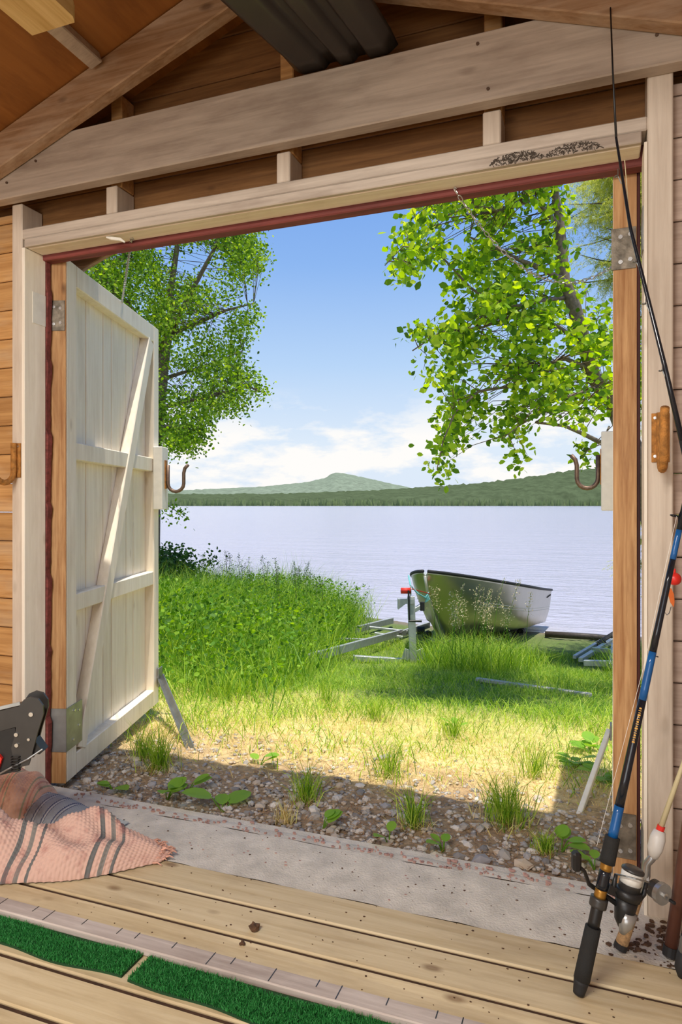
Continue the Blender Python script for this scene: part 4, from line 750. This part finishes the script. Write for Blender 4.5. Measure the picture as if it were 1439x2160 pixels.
# grass tufts on the gravel
def tuft(px, py, n_, h_, spread, label, mat='grass', seed=0):
    q = PG(px, py); r = np.random.default_rng(seed); a = r.uniform(0, 6.28, n_); rr = np.abs(r.normal(size=n_))*spread*.35; B = q[None]+np.stack([np.cos(a)*rr, np.sin(a)*rr, np.zeros(n_)], 1); B[:, 2] = ground(B[:, 0], B[:, 1])-.003
    t = thing('grass_tuft', q, label, 'grass tuft'); V, T = blades(B, r.uniform(.4, 1, n_)*h_, r.uniform(.0018, .0034, n_), r.uniform(.15, .9, n_), seed+1); big('blades', V, T, 3, mat, t, 'stuff')
    n2 = n_//2; B = q[None]+r.normal(0, 1, (n2, 3))*np.array((spread, spread, 0))*.4; B[:, 2] = ground(B[:, 0], B[:, 1]); V, T = blades(B, r.uniform(.2, .5, n2)*h_*.6, r.uniform(.0018, .003, n2), r.uniform(.8, 2., n2), seed+2); big('dry_blades', V, T, 3, 'straw', t, 'stuff')
tuft(335, 1625, 200, .24, .10, 'tall green tuft below the left door leaf', seed=71); tuft(645, 1690, 150, .2, .08, 'grass tuft on the shaded gravel edge', seed=73); tuft(600, 1735, 80, .10, .06, 'small straw tuft close to the sill', 'straw', 74)
tuft(1065, 1735, 260, .22, .13, 'big spreading grass tuft on the gravel at the right', seed=75); tuft(1150, 1800, 120, .10, .06, 'low fine tuft near the reel', seed=76); tuft(870, 1745, 120, .2, .07, 'thin tuft between the two largest tufts', seed=77); tuft(300, 1600, 120, .2, .08, 'tuft at the far end under the left door', seed=79)
for k, (a_, b__) in enumerate(((480, 1480), (690, 1480), (790, 1520), (960, 1560), (820, 1640), (1130, 1640))): tuft(a_, b__, 130, .22, .14, ['tuft beside the left thicket', 'upright tuft at the lawn edge', 'tuft in the middle of the sunny strip', 'light tuft right of the middle', 'loose tuft on the dry straw', 'tuft near the white prop'][k], seed=90+3*k)
# broad leaved plants
BL = np.array([(0, 0, 0), (.22, .08, .03), (.42, .35, .07), (.40, .65, .06), (.2, .9, .02), (0, 1.0, -.04), (-.2, .9, .02), (-.40, .65, .06), (-.42, .35, .07), (-.22, .08, .03), (0, .5, 0)]); BT = [(i, (i+1) % 10, 10) for i in range(10)]
def plant(px, py, n_, size, label, seed):
    r = np.random.default_rng(seed); q = PG(px, py); t = thing('broad_leaf_plant', q, label, 'plant', 'broad leaved weeds on the gravel')
    for k in range(n_):
        a = r.uniform(0, 6.28); s_ = size*r.uniform(.7, 1.15); y = np.array((math.cos(a), math.sin(a), r.uniform(.05, .5))); y /= np.linalg.norm(y); x = np.cross(y, up); x /= np.linalg.norm(x); z = np.cross(x, y); c = q+y*s_*.35+up*r.uniform(.01, size*.6)
        lf = MB().add([c+s_*(x*p[0]*.9+y*p[1]+z*p[2]) for p in BL], BT).build('leaf', 'broad', t, smooth=True); MB().tube([q-up*.005, c], .002, 5).build('stalk', 'herb', lf)
for k, (a_, b__, n_, s_, lb) in enumerate(((1215, 1622, 12, .075, 'bushy weed left of the white prop'), (1262, 1650, 8, .07, 'leafy weed right beside the white prop'), (1245, 1590, 8, .08, 'tall leafed weed behind the white prop'), (352, 1690, 5, .085, 'coltsfoot plant on the shaded gravel near the left door'), (470, 1712, 3, .10, 'large coltsfoot leaves at the edge of the sill'), (395, 1672, 3, .07, 'small coltsfoot beside a grass tuft'), (548, 1615, 4, .07, 'weed at the edge of the building shadow'), (935, 1800, 4, .05, 'low weed among pebbles in the middle'), (820, 1782, 2, .06, 'single pale leaf weed on the sill edge'), (1185, 1795, 4, .07, 'weed by the reel crank'), (1255, 1835, 3, .05, 'small weed next to the sill under the crank'), (680, 1752, 3, .06, 'flat leaves beside the small straw tuft'), (240, 1668, 3, .06, 'yellowish leaves on the bright gravel by the hinge'), (960, 1540, 5, .06, 'yellow green weed in the sunny strip'))): plant(a_, b__, n_, s_, lb, 300+k)

# ---- plank in the grass
a = PG(1005, 1440); b = PG(1247, 1475); o = thing('grass_plank', (a+b)/2, 'weathered grey plank lying in the grass before the boat', 'plank'); MB().bar(a+up*.03, b+up*.03, .05, .025).build('plank', 'grey_wood', o)

# ---- aluminium boat
def boat():
    z0 = 7.6; ang = math.radians(26); B = P(897, 1203, z0); u = R*math.sin(ang)+F*math.cos(ang); nn = R*math.cos(ang)-F*math.sin(ang); L = 4.3
    o = thing('rowing_boat', B+u*2.0-up*.9, 'bare aluminium rowing boat resting on the trailer by the lake', 'boat')
    def sec(t):
        s = t*L; gb = .74*(math.sin(min(1, t/.62)*math.pi/2)**.62)*(1-.06*max(0, t-.62)/.38); gz = .31-.151*s-.035*math.sin(math.pi*t)
        kz = -.60-.105*(s-.73)
        if t < .17: kz = gz-(.80*(t/.17)**.62)
        gz2 = gz; cb = gb*(.30+.55*smooth(0, .45, t)); dz = gz2-kz; cz = kz+dz*(.34-.16*smooth(.1, .6, t))
        mid = gb*.97*(.55+.45*smooth(0, .5, t)) if t < .5 else gb*.97
        pts = [(0, kz), (cb*.55, kz+(cz-kz)*.42), (cb, cz), (cb+(gb-cb)*.45, cz+(gz2-cz)*.28), (cb+(gb-cb)*.75, cz+(gz2-cz)*.6), (gb*.985, gz2-.03), (gb, gz2)]
        return s, pts
    ts = np.concatenate([np.linspace(.0, .2, 12)**1.0, np.linspace(.23, 1, 26)])
    for sg, nm in ((1, 'hull_side'), (-1, 'hull_side')):
        G = []
        for t in ts:
            s, pts = sec(max(t, .002)); rake = 0
            G.append([B*np.array((1, 1, 0))+u*(s)+nn*sg*x+up*z for x, z in pts])
        MB().grid(G).build(nm, 'boat', o, smooth=True, shell=.006)
        rim = [np.array(g[-1])+up*.004 for g in G]; MB().tube(rim, .019, 8).build('gunwale', 'rubber', o, smooth=True)
        for f in (.60, .40): MB().tube([np.array(g[4])*f+np.array(g[3])*(1-f)+nn*sg*.004 for g in G[11:]], .006, 6).build('pressed_rib', 'boat', o, smooth=True)
    G0 = [B*np.array((1, 1, 0))+u*s+up*z for s, z in [(sec(max(t, .002))[0], sec(max(t, .002))[1][0][1]) for t in ts[:13]]]
    MB().tube([q-u*.012 for q in G0], .017, 8).build('stem_bar', 'boat_light', o, smooth=True)
    s, pts = sec(1.0); tr = [(x, z) for x, z in pts]+[(-x, z) for x, z in pts[::-1]][:-1]
    MB().prism(tr, B*np.array((1, 1, 0))+u*L, nn, up, u, .02).build('transom', 'boat_light', o)
    s1, p1_ = sec(.09); q0 = B*np.array((1, 1, 0)); MB().prism([(0, -.01), (p1_[-1][0], s1), (-p1_[-1][0], s1)], q0+up*(p1_[-1][1]+.008), nn, u, up, .012).build('bow_plate', 'boat_light', o)
    for t in (.42, .72):
        s, p_ = sec(t); MB().bar(q0+u*s+nn*p_[-2][0]*.97+up*(p_[-1][1]-.16), q0+u*s-nn*p_[-2][0]*.97+up*(p_[-1][1]-.16), .24, .03).build('thwart', 'boat_light', o)
    s, p_ = sec(.965); b_ = MB()
    for k in range(5): b_.tube([q0+u*(s-.05*k*1.6)+nn*(p_[4][0]+.006)+up*(p_[5][1]-.05), q0+u*(s-.05*k*1.6)+nn*(p_[4][0]+.03)+up*(p_[5][1]-.05)], .010, 8)
    b_.build('drain_holes', 'rubber', o)
    return B, u, nn, sec
m, nt, n, l, b = new_mat('brushed_aluminium'); b.inputs['Metallic'].default_value = .9; b.inputs['Roughness'].default_value = .33; b.inputs['Base Color'].default_value = (*lin((186, 182, 166)), 1)
tc = n.new('ShaderNodeTexCoord'); nz = n.new('ShaderNodeTexNoise'); nz.inputs['Scale'].default_value = 1.6; l.new(tc.outputs['Object'], nz.inputs[0]); bp = n.new('ShaderNodeBump'); bp.inputs['Strength'].default_value = .25; bp.inputs['Distance'].default_value = .1; l.new(nz.outputs[0], bp.inputs['Height']); l.new(bp.outputs[0], b.inputs['Normal']); M['boat'] = m
M['boat_light'] = simple('light_aluminium', (206, 204, 188), .4, metal=.5, var=.06)
BB, bu, bn, bsec = boat()
# ---- boat trailer
q = PG(872, 1398); tr = thing('boat_trailer', q, 'galvanised boat trailer with winch post under the boat', 'trailer'); ZT = np.dot(q-C0, F)
def zt(px, py, dz=0): return P(px, py, ZT+dz)
MB().bar(zt(745, 1388), zt(962, 1402, .1), .06, .06).build('tongue_beam', 'galv_dull', tr)
MB().bar(zt(872, 1398), zt(867, 1258), .075, .05, up=F).build('winch_post', 'galv_dull', tr); MB().bar(zt(855, 1392), zt(862, 1370), .02, .08).build('gusset', 'galv_dull', tr); MB().bar(zt(893, 1392), zt(884, 1370), .02, .08).build('gusset', 'galv_dull', tr)
MB().bar(zt(868, 1290), zt(893, 1276, .05), .045, .045).build('bow_arm', 'galv_dull', tr); MB().tube([zt(891, 1270, .02), zt(891, 1288, .02)], .025, 10).build('bow_stop', 'rubber', tr)
MB().prism([(-.13, .02), (-.13, -.09), (-.05, -.03), (.04, -.03), (.04, .02)], zt(866, 1268, -.04), R, up, F, .09).build('winch_bracket', 'galv_dull', tr)
wn = MB().tube([zt(866, 1246, -.05), zt(846, 1246, -.05)], .032, 14).build('winch_drum', 'strap', tr, smooth=True); MB().tube([zt(866, 1246, -.05), zt(867, 1246, -.05)], .058, 16).build('drum_flange', 'galv', wn); MB().tube([zt(862, 1246, .05), zt(862, 1246, -.11), zt(864, 1310, -.11), zt(862, 1310, -.11), zt(890, 1310, -.13)], [.01, .01, .009, .009, .014], 8).build('crank_handle', 'black', wn)
MB().bar(zt(868, 1242, -.02), zt(905, 1252, .25), .035, .006).build('red_strap', 'strap', tr); 
MB().tube([zt(862, 1214, .15), zt(866, 1235, .0), zt(882, 1252, 0), zt(900, 1262, .2), zt(904, 1250, .25)], .009, 8).build('bow_rope', 'rope', tr); MB().tube([zt(896, 1262, .18), zt(901, 1254, .2), zt(905, 1264, .2), zt(899, 1270, .2), zt(903, 1258, .2)], .014, 8).build('rope_knot', 'rope', tr)
def bp_(s, x, dz): k = bsec(s)[1]; return BB*np.array((1, 1, 0))+bu*s*4.3+bn*x+up*(k[0][1]+dz)
MB().bar(zt(880, 1392, .1), bp_(.95, 0, -.16), .07, .07).build('main_beam', 'galv_dull', tr)
for s in (.30, .52, .74):
    for sg in (-1, 1):
        a = bp_(s, 0, -.15); e_ = bp_(s, sg*.42, .03); MB().bar(a, e_-up*.05, .05, .04).build('roller_arm', 'galv_dull', tr); rl = bu*.06; MB().tube([e_-rl-up*.02, e_+rl-up*.02], .05, 12).build('roller', 'rubber', tr)
for s in (.16, .36, .6): e_ = bp_(s, 0, -.06); MB().tube([e_-bn*.08, e_-bn*.04, e_+bn*.04, e_+bn*.08], [.055, .035, .035, .055], 12).build('keel_roller', 'rubber', tr)
# rail ladder lying in the grass left of the post
lf = thing('slipway_frame', PG(740, 1375), 'grey steel slipway frame lying in the grass left of the winch', 'frame')
def gp(px, py, dz=.06): g = PG(px, py+14); return P(px, py, np.dot(g-C0, F))
for a, b in (((650, 1389), (848, 1334)), ((838, 1340), (905, 1318)), ((752, 1328), (828, 1309))): MB().bar(gp(*a), gp(*b), .04, .085).build('rail', 'galv_dull', lf)
for a, b in (((640, 1375), (700, 1374)), ((712, 1348), (790, 1350)), ((770, 1322), (860, 1332)), ((790, 1336), (850, 1344))): MB().bar(gp(*a), gp(*b), .04, .03).build('rung', 'galv_dull', lf)
for px, py in ((839, 1338), (888, 1330)): c = gp(px, py); MB().tube([c-R*.05, c+R*.05], .055, 12).build('roller', 'rubber', lf)
rf = thing('roller_cradle', PG(1250, 1395), 'steel roller cradle with black rollers at the right edge of the view', 'frame')
for a, b, w_ in (((1225, 1392), (1292, 1350), .05), ((1212, 1386), (1268, 1352), .04), ((1232, 1398), (1296, 1400), .06), ((1250, 1370), (1300, 1374), .05), ((1294, 1360), (1290, 1405), .05)): MB().bar(gp(*a), gp(*b), w_, w_).build('bar', 'galv_dull', rf)
for px, py in ((1268, 1356), (1281, 1347), (1292, 1340)): c = gp(px, py+2); MB().tube([c-R*.05-up*.03, c+R*.05+up*.03], .052, 14).build('roller', 'rubber', rf)
a = PG(1150, 1345); b = PG(1330, 1358); o = MB().tube([a+up*.05, lerp(a, b, .5)+up*.06, b+up*.05], .045, 12).build('shore_log', 'driftwood', origin=(a+b)/2, smooth=True); tag(o, 'dark log lying along the waterline behind the trailer', 'log')

# ================================================================== TREES
def tree(name, label, limbs, poly, zr, ncl, per, crad, lsize, leafmat, seed, down=.3, twig_r=.004, holes=0, extra=()):
    """limbs: polylines of (px,py,depth,radius); the crown fills a volume of real depth around them with leafy twigs"""
    r = np.random.default_rng(seed); base = P(*limbs[0][0][:3]); base[2] = ground(base[0], base[1]); o = thing(name, base, label, 'tree'); nodes = []
    for L_ in limbs:
        pts = [P(a, b, c) for a, b, c, _ in L_]; rad = [q[3] for q in L_]; MB().tube(pts, rad, 8).build('branch' if L_ is not limbs[0] else 'trunk', 'bark', o, smooth=True)
        for i in range(len(pts)-1): nodes += [lerp(pts[i], pts[i+1], t) for t in np.linspace(0, 1, 6)]
    nodes = np.array(nodes); C = []; x0, x1 = min(p[0] for p in poly), max(p[0] for p in poly); y0, y1 = min(p[1] for p in poly), max(p[1] for p in poly); tw = MB()
    while len(C) < ncl:
        x, y = r.uniform(x0, x1), r.uniform(y0, y1)
        if inpoly(x, y, poly) and (not holes or .5+.5*math.sin(x*holes+1.4*math.sin(y*holes*.9))*math.sin(y*holes*1.2+x*holes*.3) > r.uniform(.12, .8)): C.append(P(x, y, r.uniform(*zr)))
    for a, b, c in extra: C.append(P(a, b, c))
    pos = []
    for c in C:
        k = np.argmin(((nodes-c)**2).sum(1)); a = nodes[k]; dist = np.linalg.norm(c-a); mid = lerp(a, c, .55)+r.normal(0, .05, 3)*dist+up*.10*dist; tw.tube([a, mid, c], [twig_r, twig_r*.7, twig_r*.35], 4, cap=False)
        n_ = int(per*r.uniform(.6, 1.4)); t = r.uniform(0, 1, (n_, 1))**.6; w = (mid*(1-t)+c*t) if dist < 4*crad else (c+(mid-c)*np.minimum(1, 3*crad/max(dist, .01))*(1-t)); pos.append(w+r.normal(0, crad*.5, (n_, 3)))
    tw.build('twigs', 'twig', o)['kind'] = 'stuff'
    pos = np.concatenate(pos); V, T = leaves(pos, r.uniform(.65, 1.2, len(pos))*lsize, seed+1, down); big('foliage', V, T, 3, leafmat, o, 'stuff'); return o
zb = 10.2
birch = [[(318, 1240, zb, .13), (325, 950, zb, .11), (348, 735, zb, .085), (364, 655, zb, .06), (360, 613, zb, .05), (376, 505, zb, .038), (380, 300, zb, .02)],
 [(362, 700, zb, .05), (381, 660, zb-.3, .042), (415, 594, zb-.5, .034), (453, 524, zb-.7, .026), (500, 380, zb-.8, .012)], [(364, 703, zb, .035), (421, 680, zb-.5, .028), (475, 655, zb-1, .02), (535, 640, zb-1.2, .008)],
 [(330, 862, zb, .04), (427, 840, zb-.6, .028), (523, 815, zb-1, .016), (556, 828, zb-1.1, .006)], [(345, 750, zb, .05), (270, 640, zb-.3, .035), (223, 588, zb-.4, .03), (261, 537, zb-.6, .02), (300, 400, zb-.7, .01)],
 [(340, 800, zb, .03), (440, 770, zb+.5, .018), (512, 740, zb+.8, .008)], [(328, 900, zb, .03), (385, 900, zb-.4, .018), (425, 915, zb-.7, .007)], [(322, 1000, zb, .02), (345, 1060, zb-.5, .010), (372, 1078, zb-.7, .005)]]
tree('birch_tree', 'green birch tree standing behind the left door leaf', birch, [(150, 250), (520, 230), (556, 490), (562, 550), (528, 600), (548, 655), (522, 700), (512, 770), (540, 800), (562, 826), (525, 870), (440, 880), (436, 948), (398, 962), (335, 940), (300, 800), (150, 760)], (zb-1.6, zb+1.2), 1150, 42, .17, .05, 'birch_leaf', 401, .5, .004, .022, [(362, 1075, zb-.7), (380, 1088, zb-.7), (345, 1082, zb-.6), (545, 545, zb-1), (556, 555, zb-1)])
za = 5.0
alder = [[(1420, 1330, za+.5, .09), (1360, 1010, za+.4, .085), (1296, 850, za+.3, .07), (1252, 795, za+.2, .055), (1232, 720, za+.1, .05), (1212, 650, za, .05), (1190, 590, za, .042), (1182, 480, za, .034), (1168, 385, za, .026), (1150, 200, za, .014)],
 [(1195, 595, za, .024), (1140, 565, za-.2, .018), (1095, 548, za-.3, .014), (1040, 520, za-.4, .009), (990, 500, za-.5, .006)], [(1182, 480, za, .02), (1130, 420, za-.2, .014), (1050, 445, za-.3, .009), (960, 420, za-.5, .006), (870, 440, za-.6, .004)],
 [(1190, 628, za, .018), (1150, 632, za-.1, .014), (1100, 645, za-.2, .012), (1040, 640, za-.3, .010), (990, 605, za-.4, .009), (950, 560, za-.5, .007), (915, 525, za-.5, .006), (850, 520, za-.6, .004), (812, 560, za-.6, .003)],
 [(1245, 780, za+.2, .022), (1190, 755, za, .016), (1150, 770, za-.1, .013), (1080, 815, za-.3, .010), (1010, 825, za-.4, .008), (960, 870, za-.5, .006), (935, 930, za-.5, .005), (922, 990, za-.5, .003)],
 [(1240, 735, za+.1, .018), (1180, 690, za, .014), (1100, 660, za-.3, .010), (1020, 690, za-.4, .008), (930, 700, za-.5, .006), (870, 740, za-.5, .004)], [(1265, 815, za+.2, .016), (1205, 835, za, .012), (1170, 843, za-.1, .008), (1120, 880, za-.3, .005), (1060, 925, za-.4, .003)],
 [(1330, 955, za+.3, .024), (1280, 940, za, .020), (1230, 915, za-.1, .015), (1190, 898, za-.2, .012), (1130, 891, za-.3, .008)], [(1285, 900, za+.2, .008), (1270, 935, za-.1, .006), (1240, 950, za-.2, .004), (1228, 965, za-.2, .003)]]
tree('alder_tree', 'broadleaf tree with bright leaves arching in from the right', alder, [(850, 425), (800, 548), (836, 585), (885, 622), (940, 605), (925, 645), (868, 668), (862, 745), (912, 805), (960, 800), (935, 870), (928, 930), (918, 1005), (975, 950), (1000, 880), (1050, 880), (1035, 920), (1105, 930), (1130, 870), (1160, 848), (1200, 885), (1285, 880), (1390, 860), (1390, 670), (1230, 640), (1195, 520), (1195, 380), (1230, 0), (1050, 0), (960, 150), (940, 405)], (za-.9, za+1.1), 700, 19, .095, .058, 'alder_leaf', 501, .25, .0035, .034, [(1235, 950, za-.2), (1225, 945, za-.2), (1240, 968, za-.2), (1115, 965, za-.3), (1100, 978, za-.3), (930, 1000, za-.5)])
# spruce at the far right
def spruce():
    r = np.random.default_rng(601); base = P(1400, 1400, 7.6); base[2] = ground(base[0], base[1]); o = thing('spruce_tree', base, 'yellow green spruce with hanging needles behind the right door', 'tree'); MB().tube([base, base+up*2.5, base+up*6.5], [.14, .11, .04], 10).build('trunk', 'bark', o, smooth=True); tw = MB(); S = []
    for k in range(260):
        hz_ = r.uniform(1.2, 6.2); a0 = base+up*hz_; az = r.uniform(0, 6.28); L_ = (7.0-hz_)*.42*r.uniform(.7, 1.05)+.25; d = np.array((math.cos(az), math.sin(az), 0)); pts = [a0+d*L_*t+up*(-.35*L_*t+.22*L_*t*t) for t in np.linspace(0, 1, 6)]; e_ = pts[-1]-C0; ty = HZ-FPX*e_[2]/np.dot(e_, F); tx = CX+FPX*np.dot(e_, R)/np.dot(e_, F)
        if tx < 1195+(0 if ty < 620 else 105): continue
        tw.tube(pts, [.016, .013, .010, .008, .006, .003], 5, cap=False)
        for t in np.linspace(.2, 1, int(10*L_)+4):
            c = a0+d*L_*t+up*(-.35*L_*t+.22*L_*t*t)
            for _ in range(2):
                sd_ = np.array((-d[1], d[0], 0))*r.choice([-1, 1]); e_ = c+sd_*r.uniform(.08, .28)*(1.2-t*.5)+d*r.uniform(0, .15)-up*r.uniform(.02, .22); n_ = 34; s = r.uniform(0, 1, (n_, 1)); S.append(c*(1-s)+e_*s)
    for k in range(75):
        tx, ty = r.uniform(1190, 1400), r.uniform(200, 650); dz = r.uniform(6.6, 7.9); e0 = P(tx+(40 if ty > 560 else 0), ty, dz); a0 = base+up*(e0[2]-base[2]+r.uniform(.1, .5)); tw.tube([a0, lerp(a0, e0, .5)+up*.05, e0], [.014, .009, .003], 5, cap=False)
        for t in np.linspace(.35, 1, 16):
            c = lerp(a0, e0, t)
            for _ in range(3):
                e_ = c+r.normal(0, .11, 3)-up*r.uniform(.06, .26); n_ = 46; s = r.uniform(0, 1, (n_, 1)); S.append(c*(1-s)+e_*s+r.normal(0, .006, (n_, 3)))
    tw.build('branches', 'twig', o)['kind'] = 'stuff'; S = np.concatenate(S); N = len(S); V, T = blades(S, r.uniform(.014, .03, N), r.uniform(.003, .005, N), r.uniform(.5, 2.5, N), 602, 1.5); big('needles', V, T, 3, 'spruce', o, 'stuff')
spruce()
